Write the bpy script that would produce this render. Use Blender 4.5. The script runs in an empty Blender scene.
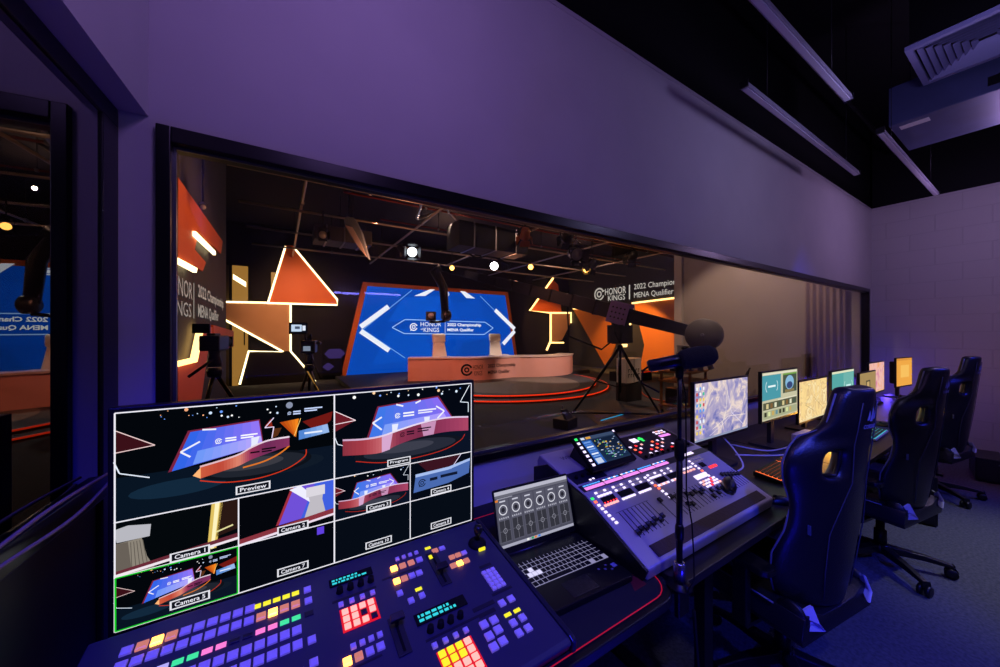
import bpy, math, random
from mathutils import Vector as V, Matrix
random.seed(7)
S = bpy.context.scene
C = S.collection
PI = math.pi
R = math.radians
# ------------------------------------------------------------------ measuring helpers (world: x along the window wall, y into the studio, z up)
EYE = 1.55
FPX = 352.0
CX, CY = .8471, .5315
def ray(x, y):
    r = (x-500)/FPX
    return V((CX*r+CY, -CY*r+CX, -(y-333.5)/FPX))
def atY(x, y, Y): d = ray(x, y); return V((0, 0, EYE)) + d*(Y/d.y)
def atX(x, y, X): d = ray(x, y); return V((0, 0, EYE)) + d*(X/d.x)
def atZ(x, y, Z): d = ray(x, y); return V((0, 0, EYE)) + d*((Z-EYE)/d.z)
# ------------------------------------------------------------------ materials
def lin(c):
    if isinstance(c, str):
        c = [int(c[i:i+2], 16)/255 for i in (0, 2, 4)]
    return tuple((v/12.92 if v <= .04045 else ((v+.055)/1.055)**2.4) for v in c)
MATS = {}
def mat(name, col='808080', rough=.5, metal=0, em=None, es=1.0, col2=None, scale=20, bump=0, spec=.5, coat=0):
    if name in MATS: return MATS[name]
    m = bpy.data.materials.new(name); m.use_nodes = True
    nt = m.node_tree; b = nt.nodes['Principled BSDF']
    c = lin(col) + (1,)
    b.inputs['Base Color'].default_value = c
    b.inputs['Roughness'].default_value = rough
    b.inputs['Metallic'].default_value = metal
    b.inputs['Specular IOR Level'].default_value = spec
    b.inputs['Coat Weight'].default_value = coat
    if col2 or bump:
        tc = nt.nodes.new('ShaderNodeTexCoord'); nz = nt.nodes.new('ShaderNodeTexNoise')
        nz.inputs['Scale'].default_value = scale; nz.inputs['Detail'].default_value = 4
        nt.links.new(tc.outputs['Object'], nz.inputs['Vector'])
        if col2:
            cr = nt.nodes.new('ShaderNodeValToRGB')
            cr.color_ramp.elements[0].position = .35; cr.color_ramp.elements[1].position = .65
            cr.color_ramp.elements[0].color = c; cr.color_ramp.elements[1].color = lin(col2)+(1,)
            nt.links.new(nz.outputs['Fac'], cr.inputs['Fac']); nt.links.new(cr.outputs['Color'], b.inputs['Base Color'])
        if bump:
            bp = nt.nodes.new('ShaderNodeBump'); bp.inputs['Strength'].default_value = bump; bp.inputs['Distance'].default_value = .01
            nt.links.new(nz.outputs['Fac'], bp.inputs['Height']); nt.links.new(bp.outputs['Normal'], b.inputs['Normal'])
    if em:
        b.inputs['Emission Color'].default_value = lin(em)+(1,)
        b.inputs['Emission Strength'].default_value = es
    MATS[name] = m
    return m
def emis(name, col, es=1.0):
    return mat(name, '101010', .4, em=col, es=es)
M_wall = mat('painted_wall', 'b9b4b6', .75, col2='b4afb2', scale=3, bump=.04, spec=.2)
M_black = mat('black_paint', '08080b', .7, spec=.2)
M_frame = mat('black_aluminium_frame', '0a0a10', .3, .2)
M_plastic = mat('black_plastic', '0d0d10', .4, bump=.05, scale=200)
M_dark = mat('dark_grey_plastic', '1c1c20', .5)
M_metal = mat('steel', '8a8a8e', .35, .9)
M_dmetal = mat('dark_metal', '1a1a1d', .35, .6)
M_carpet = mat('carpet', '4a4c52', .95, col2='5c5e64', scale=60, bump=.6, spec=.05)
M_desk = mat('desk_laminate', '1e1a1a', .38, col2='242020', scale=8)
M_white = mat('white_plastic', 'd8d4d0', .4)
M_orange = mat('orange_panel', 'e2661a', .55, col2='da6016', scale=2)
M_beige = mat('beige_panel', 'd09c70', .6, col2='c89468', scale=2)
M_neon = emis('warm_neon', 'ffca78', 3.2)
M_neonw = emis('warm_white_neon', 'ffe4a8', 3.5)
M_chair = mat('black_leather', '15161c', .36, bump=.15, scale=160)
M_studioblack = mat('studio_black', '1a1719', .8, col2='201c1e', scale=1.5, spec=.15)
M_signgrey = mat('sign_wall_grey', '343434', .7)
M_pipe = mat('galvanised_pipe', 'b0a294', .4, .6)

def brick_mat():
    m = bpy.data.materials.new('painted_block_wall'); m.use_nodes = True
    nt = m.node_tree; b = nt.nodes['Principled BSDF']
    b.inputs['Roughness'].default_value = .7; b.inputs['Specular IOR Level'].default_value = .25
    tc = nt.nodes.new('ShaderNodeTexCoord'); mp = nt.nodes.new('ShaderNodeMapping')
    mp.inputs['Rotation'].default_value = (0, PI/2, PI/2)
    sx = nt.nodes.new('ShaderNodeSeparateXYZ'); cb = nt.nodes.new('ShaderNodeCombineXYZ')
    nt.links.new(tc.outputs['Object'], sx.inputs[0])
    nt.links.new(sx.outputs['Y'], cb.inputs['X']); nt.links.new(sx.outputs['Z'], cb.inputs['Y'])
    br = nt.nodes.new('ShaderNodeTexBrick')
    br.inputs['Scale'].default_value = 1; br.inputs['Brick Width'].default_value = .45; br.inputs['Row Height'].default_value = .225
    br.inputs['Mortar Size'].default_value = .006; br.inputs['Mortar Smooth'].default_value = .4
    br.inputs['Color1'].default_value = lin('aeaaaa')+(1,); br.inputs['Color2'].default_value = lin('b0acac')+(1,); br.inputs['Mortar'].default_value = lin('a8a4a4')+(1,)
    nt.links.new(cb.outputs[0], br.inputs['Vector']); nt.links.new(br.outputs['Color'], b.inputs['Base Color'])
    nz = nt.nodes.new('ShaderNodeTexNoise'); nz.inputs['Scale'].default_value = 2.2; nt.links.new(tc.outputs['Object'], nz.inputs['Vector'])
    ml = nt.nodes.new('ShaderNodeMath'); ml.operation = 'MULTIPLY'
    nt.links.new(br.outputs['Fac'], ml.inputs[0]); nt.links.new(nz.outputs['Fac'], ml.inputs[1])
    bp = nt.nodes.new('ShaderNodeBump'); bp.invert = True; bp.inputs['Strength'].default_value = .45; bp.inputs['Distance'].default_value = .02
    nt.links.new(ml.outputs[0], bp.inputs['Height']); nt.links.new(bp.outputs['Normal'], b.inputs['Normal'])
    return m
M_block = brick_mat()

def glass_mat(name, ior, tint='ffffff', gain=1.0):
    m = bpy.data.materials.new(name); m.use_nodes = True
    nt = m.node_tree; nt.nodes.clear()
    o = nt.nodes.new('ShaderNodeOutputMaterial'); mx = nt.nodes.new('ShaderNodeMixShader')
    t = nt.nodes.new('ShaderNodeBsdfTransparent'); t.inputs[0].default_value = lin(tint)+(1,)
    g = nt.nodes.new('ShaderNodeBsdfGlossy'); g.inputs['Roughness'].default_value = 0
    f = nt.nodes.new('ShaderNodeFresnel'); f.inputs['IOR'].default_value = ior
    ml = nt.nodes.new('ShaderNodeMath'); ml.operation = 'MULTIPLY'; ml.inputs[1].default_value = gain; ml.use_clamp = True
    ge = nt.nodes.new('ShaderNodeNewGeometry'); mi = nt.nodes.new('ShaderNodeMapRange')       # the same reflectance on both faces of the pane
    mi.inputs['To Min'].default_value = ior; mi.inputs['To Max'].default_value = 1/ior
    nt.links.new(ge.outputs['Backfacing'], mi.inputs['Value']); nt.links.new(mi.outputs[0], f.inputs['IOR'])
    nt.links.new(f.outputs[0], ml.inputs[0]); nt.links.new(ml.outputs[0], mx.inputs[0])
    nt.links.new(t.outputs[0], mx.inputs[1]); nt.links.new(g.outputs[0], mx.inputs[2]); nt.links.new(mx.outputs[0], o.inputs[0])
    return m
M_glass = glass_mat('window_glass', 1.45)
M_glass_left = glass_mat('partition_glass', 2.1, '50505a', 1.6)

def attr_emission():
    m = bpy.data.materials.new('screen_pixels'); m.use_nodes = True
    nt = m.node_tree; nt.nodes.clear()
    o = nt.nodes.new('ShaderNodeOutputMaterial'); e = nt.nodes.new('ShaderNodeEmission'); a = nt.nodes.new('ShaderNodeAttribute')
    a.attribute_name = 'col'
    nt.links.new(a.outputs['Color'], e.inputs[0]); nt.links.new(e.outputs[0], o.inputs[0])
    return m
M_px = attr_emission()

def art_mat(name, stops, scale, dist, strength=1.0, kind='WAVE', seed=0):
    """abstract swirling wallpaper on a lit screen"""
    m = bpy.data.materials.new(name); m.use_nodes = True
    nt = m.node_tree; nt.nodes.clear()
    o = nt.nodes.new('ShaderNodeOutputMaterial'); e = nt.nodes.new('ShaderNodeEmission'); e.inputs[1].default_value = strength
    tc = nt.nodes.new('ShaderNodeTexCoord'); mp = nt.nodes.new('ShaderNodeMapping'); mp.inputs['Location'].default_value = (seed, seed*.7, 0)
    nt.links.new(tc.outputs['Object'], mp.inputs[0])
    if kind == 'WAVE':
        w = nt.nodes.new('ShaderNodeTexWave'); w.wave_type = 'RINGS'; w.inputs['Scale'].default_value = scale; w.inputs['Distortion'].default_value = dist
        w.inputs['Detail'].default_value = 3; w.inputs['Detail Scale'].default_value = 2.5; out = w.outputs['Fac']
    else:
        w = nt.nodes.new('ShaderNodeTexNoise'); w.inputs['Scale'].default_value = scale; w.inputs['Distortion'].default_value = dist; w.inputs['Detail'].default_value = 6
        out = w.outputs['Fac']
    nt.links.new(mp.outputs[0], w.inputs['Vector'])
    cr = nt.nodes.new('ShaderNodeValToRGB'); el = cr.color_ramp.elements
    while len(el) < len(stops): el.new(.5)
    for q, (p, c) in enumerate(stops):
        el[q].position = p; el[q].color = lin(c)+(1,)
    nt.links.new(out, cr.inputs[0]); nt.links.new(cr.outputs[0], e.inputs[0]); nt.links.new(e.outputs[0], o.inputs[0])
    return m

# ------------------------------------------------------------------ text outlines
_tc = {}
def text_geo(s, bold=.0):
    k = (s, bold)
    if k in _tc: return _tc[k]
    cu = bpy.data.curves.new('t', 'FONT'); cu.body = s; cu.resolution_u = 2; cu.offset = bold
    ob = bpy.data.objects.new('t', cu); C.objects.link(ob)
    dg = bpy.context.evaluated_depsgraph_get(); me = bpy.data.meshes.new_from_object(ob.evaluated_get(dg))
    vs = [v.co.copy() for v in me.vertices]; fs = [tuple(p.vertices) for p in me.polygons]
    bpy.data.objects.remove(ob); bpy.data.curves.remove(cu); bpy.data.meshes.remove(me)
    x0 = min(v.x for v in vs); x1 = max(v.x for v in vs); y0 = min(v.y for v in vs); y1 = max(v.y for v in vs)
    vs = [((v.x-x0)/(x1-x0), (v.y-y0)/(y1-y0)) for v in vs]
    _tc[k] = (vs, fs)
    return _tc[k]
# ------------------------------------------------------------------ mesh builder
INV = {}
class MB:
    def __init__(s, X=None):
        s.v = []; s.f = []; s.mi = []; s.sm = []; s.cols = []; s.m = 0; s.X = X or Matrix.Identity(4); s.c = None
    def add(s, vs, fs, smooth=False):
        n = len(s.v); s.v += [s.X @ V(p) for p in vs]
        for f in fs:
            s.f.append([n+i for i in f]); s.mi.append(s.m); s.sm.append(smooth); s.cols.append(s.c)
        return s
    def box(s, x0, y0, z0, x1, y1, z1):
        return s.add([(x0,y0,z0),(x1,y0,z0),(x1,y1,z0),(x0,y1,z0),(x0,y0,z1),(x1,y0,z1),(x1,y1,z1),(x0,y1,z1)],
                     [(0,3,2,1),(4,5,6,7),(0,1,5,4),(1,2,6,5),(2,3,7,6),(3,0,4,7)])
    def obox(s, c, sx, sy, sz, Rm=None):
        Rm = Rm or Matrix.Identity(3); c = V(c); vs = []
        for z in (-.5, .5):
            for x, y in ((-.5,-.5),(.5,-.5),(.5,.5),(-.5,.5)): vs.append(c + Rm @ V((x*sx, y*sy, z*sz)))
        return s.add(vs, [(0,3,2,1),(4,5,6,7),(0,1,5,4),(1,2,6,5),(2,3,7,6),(3,0,4,7)])
    def slab(s, pts, d):
        """planar polygon pts extruded by vector d"""
        pts = [V(p) for p in pts]; d = V(d); n = len(pts)
        nor = V((0,0,0))
        for i in range(n): nor += pts[i].cross(pts[(i+1) % n])
        if nor.dot(d) > 0: pts = pts[::-1]
        vs = pts + [p+d for p in pts]
        fs = [tuple(range(n)), tuple(range(2*n-1, n-1, -1))] + [(i, i+n, (i+1) % n+n, (i+1) % n) for i in range(n)]
        return s.add(vs, fs)
    def tube(s, pts, r, n=8, closed=False, cap=True, smooth=True):
        pts = [V(p) for p in pts]; k = len(pts); rs = r if isinstance(r, (list, tuple)) else [r]*k
        vs = []; fs = []; up = None
        for i, p in enumerate(pts):
            a = pts[(i-1) % k] if (i or closed) else p; b = pts[(i+1) % k] if (i < k-1 or closed) else p
            t = (b-a)
            t = t.normalized() if t.length > 1e-9 else V((0,0,1))
            if up is None:
                up = V((0,0,1)) if abs(t.z) < .9 else V((1,0,0))
            u = (up - t*up.dot(t)); u = u.normalized() if u.length > 1e-6 else t.orthogonal().normalized()
            w = t.cross(u); up = u
            for j in range(n):
                q = 2*PI*j/n; vs.append(p + (u*math.cos(q)+w*math.sin(q))*rs[i])
        m = k if closed else k-1
        for i in range(m):
            for j in range(n):
                a = i*n+j; b = i*n+(j+1) % n; c = ((i+1) % k)*n+(j+1) % n; d = ((i+1) % k)*n+j
                fs.append((a, b, c, d))
        s.add(vs, fs, smooth)
        if cap and not closed:
            o = len(s.v)-len(vs); s.X, X = Matrix.Identity(4), s.X
            s.f.append([o+j for j in range(n-1, -1, -1)]); s.f.append([o+(k-1)*n+j for j in range(n)])
            s.mi += [s.m]*2; s.sm += [False]*2; s.cols += [s.c]*2; s.X = X
        return s
    def cyl(s, a, b, r, r2=None, n=16): return s.tube([a, b], [r, r if r2 is None else r2], n)
    def lathe(s, prof, c=(0,0,0), n=20, M3=None, smooth=True):
        M3 = M3 or Matrix.Identity(3); c = V(c); vs = []; fs = []
        for (r, z) in prof:
            for j in range(n):
                q = 2*PI*j/n; vs.append(c + M3 @ V((r*math.cos(q), r*math.sin(q), z)))
        for i in range(len(prof)-1):
            for j in range(n): fs.append((i*n+j, i*n+(j+1) % n, (i+1)*n+(j+1) % n, (i+1)*n+j))
        fs.append(tuple(range(n-1, -1, -1))); fs.append(tuple((len(prof)-1)*n+j for j in range(n)))
        return s.add(vs, fs, smooth)
    def ell(s, c, rx, ry, rz, n=14, M3=None):
        prof = [(math.sin(PI*i/8)*1.0+1e-4, -math.cos(PI*i/8)) for i in range(9)]
        M3 = (M3 or Matrix.Identity(3)) @ Matrix.Diagonal((rx, ry, rz))
        return s.lathe(prof, c, n, M3)
    def text(s, t, o, ux, uy, bold=.0, d=None):
        """fit text t into the box o, o+ux, o+uy ; d = extrusion"""
        vs, fs = text_geo(t, bold); o = V(o); ux = V(ux); uy = V(uy)
        nn = ux.cross(uy).normalized()
        P = [o+ux*a+uy*b for a, b in vs]
        if d:
            s.add([p+nn*d for p in P], fs)
        else: s.add(P, fs)
        return s
    def build(s, name, mats, parent=None, bevel=0, sub=0, world=False, solid=0, seg=2):
        me = bpy.data.meshes.new(name)
        vs = s.v
        if world and parent is not None:
            Mi = INV[parent.name]; vs = [Mi @ p for p in vs]
        me.from_pydata([tuple(p) for p in vs], [], s.f)
        if not isinstance(mats, (list, tuple)): mats = [mats]
        for m in mats: me.materials.append(m)
        me.polygons.foreach_set('material_index', s.mi); me.polygons.foreach_set('use_smooth', s.sm)
        if any(c is not None for c in s.cols):
            at = me.color_attributes.new('col', 'FLOAT_COLOR', 'CORNER'); i = 0
            for p, c in zip(me.polygons, s.cols):
                c = lin(c or '000000')+(1,)
                for li in p.loop_indices: at.data[li].color = c
        me.update()
        o = bpy.data.objects.new(name, me); C.objects.link(o)
        if parent is not None: o.parent = parent
        if bevel:
            b = o.modifiers.new('b', 'BEVEL'); b.width = bevel; b.segments = seg; b.limit_method = 'ANGLE'; b.angle_limit = R(35)
        if sub:
            b = o.modifiers.new('s', 'SUBSURF'); b.levels = sub; b.render_levels = sub
        return o
def thing(name, label, cat, loc=(0,0,0), rz=0, group=None):
    o = bpy.data.objects.new(name, None); C.objects.link(o); o.empty_display_size = .1
    o.location = loc; o.rotation_euler = (0, 0, rz); o['label'] = label; o['category'] = cat
    if group: o['group'] = group
    INV[o.name] = (Matrix.Translation(V(loc)) @ Matrix.Rotation(rz, 4, 'Z')).inverted()
    return o
def tag(o, label, cat, group=None, kind=None):
    o['label'] = label; o['category'] = cat
    if group: o['group'] = group
    if kind: o['kind'] = kind
    return o
def struct(o): o['kind'] = 'structure'; return o
def dup(root, loc, rz, label, group=None):
    r = root.copy(); C.objects.link(r); r.location = loc; r.rotation_euler = (0, 0, rz); r['label'] = label
    if group: r['group'] = group
    for ch in list(root.children):
        c = ch.copy(); C.objects.link(c); c.parent = r
        for g in ch.children:
            d = g.copy(); C.objects.link(d); d.parent = c
    return r
_bc = {}
def inst(name, key, mk, parent, loc, M3=None, m=None):
    """a small part; parts of one kind share their mesh"""
    if key not in _bc: 
        mb = MB(); mk(mb); o = mb.build(name, m, parent, bevel=0); _bc[key] = o.data
    else:
        o = bpy.data.objects.new(name, _bc[key]); C.objects.link(o); o.parent = parent
    M = Matrix.Translation(V(loc))
    if M3: M = M @ M3.to_4x4()
    o.matrix_local = M
    return o
def keymesh(w, d, h, t=.0):
    """a button: box with a chamfered top, sitting on z=0"""
    def mk(mb):
        e = min(w, d)*.16
        a = [(-w/2,-d/2,0),(w/2,-d/2,0),(w/2,d/2,0),(-w/2,d/2,0)]
        b = [(p[0], p[1], h*.7) for p in a]
        c = [(-w/2+e,-d/2+e,h),(w/2-e,-d/2+e,h),(w/2-e,d/2-e,h),(-w/2+e,d/2-e,h)]
        fs = []
        for k in (0, 4): fs += [(k+i, k+(i+1) % 4, k+4+(i+1) % 4, k+4+i) for i in range(4)]
        fs.append((8, 9, 10, 11)); mb.add(a+b+c, fs)
    return mk

class Scr:
    """flat picture on a screen face: origin o, ux, uy full extents, normal n; layers stack by eps"""
    def __init__(s, o, ux, uy, eps=.0004):
        s.o = V(o); s.ux = V(ux); s.uy = V(uy); s.n = s.ux.cross(s.uy).normalized(); s.eps = eps; s.mb = MB(); s.asp = s.ux.length/s.uy.length
        s.win = (0, 0, 1, 1)
    def P(s, u, v, L):
        a, b, c, d = s.win; u = a+(c-a)*u; v = b+(d-b)*v
        return s.o+s.ux*u+s.uy*v+s.n*(s.eps*(L+1))
    def poly(s, pts, col, L=0):
        s.mb.c = col; s.mb.add([s.P(u, v, L) for u, v in pts], [tuple(range(len(pts)))]); return s
    def rect(s, u0, v0, u1, v1, col, L=0): return s.poly([(u0,v0),(u1,v0),(u1,v1),(u0,v1)], col, L)
    def line(s, pts, w, col, L=1, closed=False):
        a, b, c, d = s.win; A = s.asp*(c-a)/(d-b)
        if closed: pts = pts+[pts[0]]
        for (x0, y0), (x1, y1) in zip(pts, pts[1:]):
            dx, dy = (x1-x0)*A, y1-y0; l = math.hypot(dx, dy) or 1
            nx, ny = -dy/l*w/2/A, dx/l*w/2
            s.poly([(x0-nx,y0-ny),(x1-nx,y1-ny),(x1+nx,y1+ny),(x0+nx,y0+ny)], col, L)
        return s
    def ring(s, u, v, r, w, col, L=1, a0=0, a1=2*PI, n=20):
        a, b, c, d = s.win; A = s.asp*(c-a)/(d-b)
        pts = [(u+r*math.cos(a0+(a1-a0)*i/n)/A, v+r*math.sin(a0+(a1-a0)*i/n)) for i in range(n+1)]
        return s.line(pts, w, col, L)
    def disc(s, u, v, rx, ry, col, L=1, n=20):
        return s.poly([(u+rx*math.cos(2*PI*i/n), v+ry*math.sin(2*PI*i/n)) for i in range(n)], col, L)
    def text(s, t, u0, v0, u1, v1, col, L=2, bold=.0):
        o = s.P(u0, v0, L); ux = s.P(u1, v0, L)-o; uy = s.P(u0, v1, L)-o
        s.mb.c = col; s.mb.text(t, o, ux, uy, bold); return s
    def emblem(s, u, v, r, col, L=2):
        s.ring(u, v, r, r*.28, col, L, .5, 6.0); s.ring(u, v, r*.45, r*.25, col, L, 0, 2*PI)
        a, b, c, d = s.win; A = s.asp*(c-a)/(d-b)
        s.poly([(u-r*1.05/A, v-r*1.15), (u-r*.2/A, v-r*.85), (u-r*.75/A, v-r*.55)], col, L)
        s.poly([(u+r*1.3/A, v+r*.5), (u+r*.6/A, v+r*.8), (u+r*.7/A, v+r*.25)], col, L)
    def build(s, name, parent, world=False): return s.mb.build(name, M_px, parent, world=world)
# ================================================================== THE SETTING
XR = 7.47          # block wall at the far right of the control room
YW = 1.50          # room face of the window wall
ZT = 3.40          # where the paint stops and the black ceiling void begins
X0, X1, Z0, Z1 = -.323, 7.30, .93, 2.20     # outer edge of the window frame
YB = -3.3          # rear wall
struct(MB().box(-8, YB-.1, -.1, 14, 14, 0).build('floor', M_carpet))
struct(MB().box(-8, YB-.1, 4.6, 14, YW+.15, 4.7).build('ceiling', M_black))
w = MB()
w.box(-.408, YW, 0, X0, YW+.07, ZT); w.box(X1, YW, 0, XR+.15, YW+.07, ZT)
w.box(X0, YW, Z1, X1, YW+.07, ZT); w.box(X0, YW, 0, X1, YW+.07, Z0)
w.box(-3.4, YW, 0, -.5, YW+.07, ZT)
struct(w.build('wall_window', M_wall))
struct(MB().box(-3.4, YW+.03, ZT, XR+.15, YW+.15, 4.6).build('wall_window_upper', M_black))
struct(MB().box(XR, YB, 0, XR+.15, YW, ZT+.005).build('wall_right', M_block))
struct(MB().box(XR+.04, YB, ZT+.005, XR+.15, YW, 4.6).build('wall_right_upper', M_black))
struct(MB().box(-3.4, YB-.12, 0, XR+.15, YB, 4.6).build('wall_rear', M_wall))
struct(MB().box(-3.5, YB, 0, -3.4, YW, 4.6).build('wall_corridor', mat('corridor_wall', '2a2628', .8, col2='2e2a2c', scale=2)))
struct(MB().box(XR-.02, YB, 0, XR, YW, .07).build('baseboard_right', mat('grey_skirting', '5a5860', .6)))
# left partition: header, glazing and low panel, turned 3.7 degrees off square
AZ = R(3.7)
LX = Matrix.Translation(V((-.408, YW, 0))) @ Matrix.Rotation(-AZ, 4, 'Z')      # local: +y runs towards the window wall, x across
LL = 3.3
b = MB(LX); b.box(-.02, -LL, 2.22, .066, .03, 4.6)
struct(b.build('wall_left_header', M_wall))
b = MB(LX); b.box(-.08, -LL, 2.165, .0, 0, 2.22); b.box(-.08, -.088, 0, .0, 0, 2.165); b.box(-.08, -1.9, 1.13, 0, -1.8, 2.165); b.box(-.08, -LL, 1.10, .012, -.10, 1.16)

fr = b.build('window_2', M_frame, bevel=.003); struct(fr)
b = MB(LX); b.box(-.014, -LL+.01, 1.16, -.006, -.088, 2.165)
struct(b.build('window_2_glass', M_glass_left, fr))
b = MB(LX); b.box(-.07, -LL, 0, -.01, -.10, 1.10)
struct(b.build('wall_left_low', mat('dark_panel', '131218', .45, col2='171620', scale=3)))
# the long studio window
yf = YW-.02
b = MB()
b.box(X0, yf, Z0, X0+.035, YW+.075, Z1); b.box(X1-.035, yf, Z0, X1, YW+.075, Z1)
b.box(X0+.035, yf, Z1-.05, X1-.035, YW+.075, Z1); b.box(X0+.035, yf, Z0, X1-.035, YW+.075, Z0+.035)
fr = struct(b.build('window_1', M_frame, bevel=.003))
b = MB(); q = .008
for (a0, b0, a1, b1) in ((X0+.035, Z0+.035, X1-.035, Z0+.043), (X0+.035, Z1-.058, X1-.035, Z1-.05), (X0+.035, Z0+.043, X0+.043, Z1-.058)):
    b.box(a0, YW+.012, b0, a1, YW+.020, b1)
struct(b.build('window_1_bead', M_metal, fr))
struct(MB().box(X0+.036, YW+.022, Z0+.036, X1-.036, YW+.032, Z1-.051).build('window_1_glass', M_glass, fr))
struct(MB().box(-.408, YW-.004, ZT-.02, XR, YW, ZT+.006).build('trim_1', M_wall))

# ---------- hanging linear lights
def linear_light(x0, x1, y, z, label):
    t = thing('linear_light', label, 'light', (x0, y, z), 0, None)
    L = x1-x0
    b = MB(); b.slab([(0,-.024,.0),(0,.024,.0),(0,.016,.04),(0,-.016,.04)], (L, 0, 0)); b.build('housing', mat('light_housing', '9c98a8', .45, .2), t, bevel=.003)
    MB().box(.02, -.014, -.006, L-.02, .014, 0).build('diffuser', mat('unlit_diffuser', 'c8c4d0', .4), t)
    for x in (0, L): MB().box(x-.006, -.026, -.002, x+.006, .026, .044).build('end_cap', M_plastic, t)
    for x in (.35, L-.35): MB().cyl((x, 0, .05), (x, 0, 4.6-z), .0025, n=6).build('hanging_wire', M_dmetal, t)
linear_light(1.0, 3.42, .80, 3.2, 'unlit slim linear lamp on wires, cut off by the top edge of the photo')
linear_light(2.64, 5.1, 1.13, 3.2, 'unlit slim linear lamp hung on wires closest to the window wall')
linear_light(4.19, 6.64, .79, 3.2, 'unlit slim linear lamp hung on wires closest to the block wall')
# ---------- square ceiling diffuser and air unit
def diffuser(x0, x1, y0, y1, z, label, top, m):
    t = thing('ceiling_diffuser', label, 'air vent', (x0, y0, z))
    w, d = x1-x0, y1-y0; cx, cy = w/2, d/2
    b = MB()
    for (a0, b0, a1, b1) in ((0,0,w,.035),(0,d-.035,w,d),(0,.035,.035,d-.035),(w-.035,.035,w,d-.035)): b.box(a0, b0, 0, a1, b1, .03)
    b.build('frame', m, t)
    for k in range(7):
        o = .05+k*.036
        if o > min(cx, cy)-.02: break
        b = MB()
        for (p, q2) in (((o,o),(w-o,o)), ((w-o,o),(w-o,d-o)), ((w-o,d-o),(o,d-o)), ((o,d-o),(o,o))):
            i = .026
            def inn(pt): return (pt[0]+(i if pt[0] < cx else -i), pt[1]+(i if pt[1] < cy else -i))
            pi, qi = inn(p), inn(q2)
            b.add([(p[0],p[1],.0),(q2[0],q2[1],.0),(qi[0],qi[1],.03),(pi[0],pi[1],.03),(p[0],p[1],.003),(q2[0],q2[1],.003),(qi[0],qi[1],.033),(pi[0],pi[1],.033)],
                  [(0,1,2,3),(7,6,5,4),(0,4,5,1),(3,2,6,7)])
        b.build('louvre', m, t)
    MB().box(.02, .02, .05, w-.02, d-.02, top-z).build('plenum_box', M_dmetal, t)
    return t
M_vent = mat('vent_white', '74729a', .5)
diffuser(3.82, 4.48, -.06, .60, 3.58, 'square louvred air diffuser hanging under the black control room ceiling', 4.1, M_vent)
t = thing('air_unit', 'long grey ducted air conditioning unit hung beside the ceiling diffuser', 'air conditioner', (4.62, -1.6, 3.4))
MB().box(0, 0, 0, .78, 2.42, .34).build('casing', mat('galvanised_sheet', '3e4468', .45, .3, col2='464c74', scale=4), t, bevel=.006)
MB().box(.08, 2.42-.22, -.004, .16, 2.42-.05, 0).build('rating_label', M_white, t)
MB().box(-.004, .4, .05, 0, 1.9, .12).build('side_rail', M_dmetal, t)
for x, y in ((.05,.1),(.73,.1),(.05,2.3),(.73,2.3)): MB().cyl((x,y,.3),(x,y,1.2),.005,n=6).build('hanger_rod', M_dmetal, t)
t = thing('hanging_air_duct', 'flat dark sheet-metal duct under the black ceiling above the air unit', 'duct', (3.9, -2.6, 3.8))
MB().box(0, 0, .31, 3.4, .6, .7).build('duct_body', M_dmetal, t); 
MB().cyl((1.7,.3,.7),(1.7,.3,.8),.01,n=6).build('hanging_rod', M_dmetal, t)
for x in (.8, 1.9, 3.0): MB().box(x, -.012, .30, x+.03, .612, .71).build('flange', M_metal, t)
tag(MB().tube([(3.1, 1.3, 4.55), (3.15, .9, 4.2), (3.3, .5, 4.1), (3.4, .1, 4.2), (3.42, -.3, 4.5)], .04, 10).build('flexible_hose', M_dmetal), 'dark flexible hose looping under the black ceiling void', 'hose')
tag(MB().tube([(1.6, 1.25, 4.1), (7.4, 1.25, 4.1)], .025, 8).build('conduit', M_dmetal), 'thin dark conduit running high under the ceiling along the window wall', 'conduit')

# ---------- LED tubes on the rear wall (they light the room and show as streaks in the glass)
def led_tube(x0, x1, z, lab, m):
    t = thing('led_tube_light', lab, 'light', (x0, YB, z), 0)
    MB().box(0, 0, -.02, x1-x0, .03, .02).build('housing', M_dark, t)
    MB().box((x1-x0)/2-.03, .0, -.03, (x1-x0)/2+.03, .03, -.02).build('wall_mount', M_metal, t)
    MB().cyl((.01, .045, 0), (x1-x0-.01, .045, 0), .017, n=10).build('tube', m, t)
M_tube = emis('violet_tube', '8c86ff', 16)
led_tube(.74, 1.16, 2.22, 'violet LED tube on the rear wall reflected in the studio window, the shorter one', M_tube)
led_tube(1.22, 1.86, 2.24, 'violet LED tube on the rear wall reflected in the studio window, the longer one', M_tube)

# ================================================================== DESKS
ZD = .75
def desk(x0, x1, y0, y1, lab, ins=.28):
    t = thing('desk', lab, 'desk', (x0, y0, 0)); L = x1-x0; D = y1-y0
    MB().box(0, 0, ZD-.03, L, D, ZD).build('desktop', M_desk, t, bevel=.003)
    for x in (ins, L-.34):
        for y in (.08, D-.12): MB().box(x, y, .02, x+.06, y+.04, ZD-.03).build('leg', M_dmetal, t)
        MB().box(x, .04, 0, x+.06, D-.04, .022).build('foot_bar', M_dmetal, t)
    MB().box(.08, D*.6, ZD-.09, L-.08, D*.6+.03, ZD-.032).build('cross_beam', M_dmetal, t)
    return t
desk(1.09, 2.86, .64, 1.44, 'dark laminate desk carrying the mixing console')
desk(2.87, 4.64, .64, 1.44, 'dark laminate desk in front of the middle gaming chair', .06)
desk(4.65, 6.42, .64, 1.44, 'dark laminate desk reaching towards the block wall')
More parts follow.
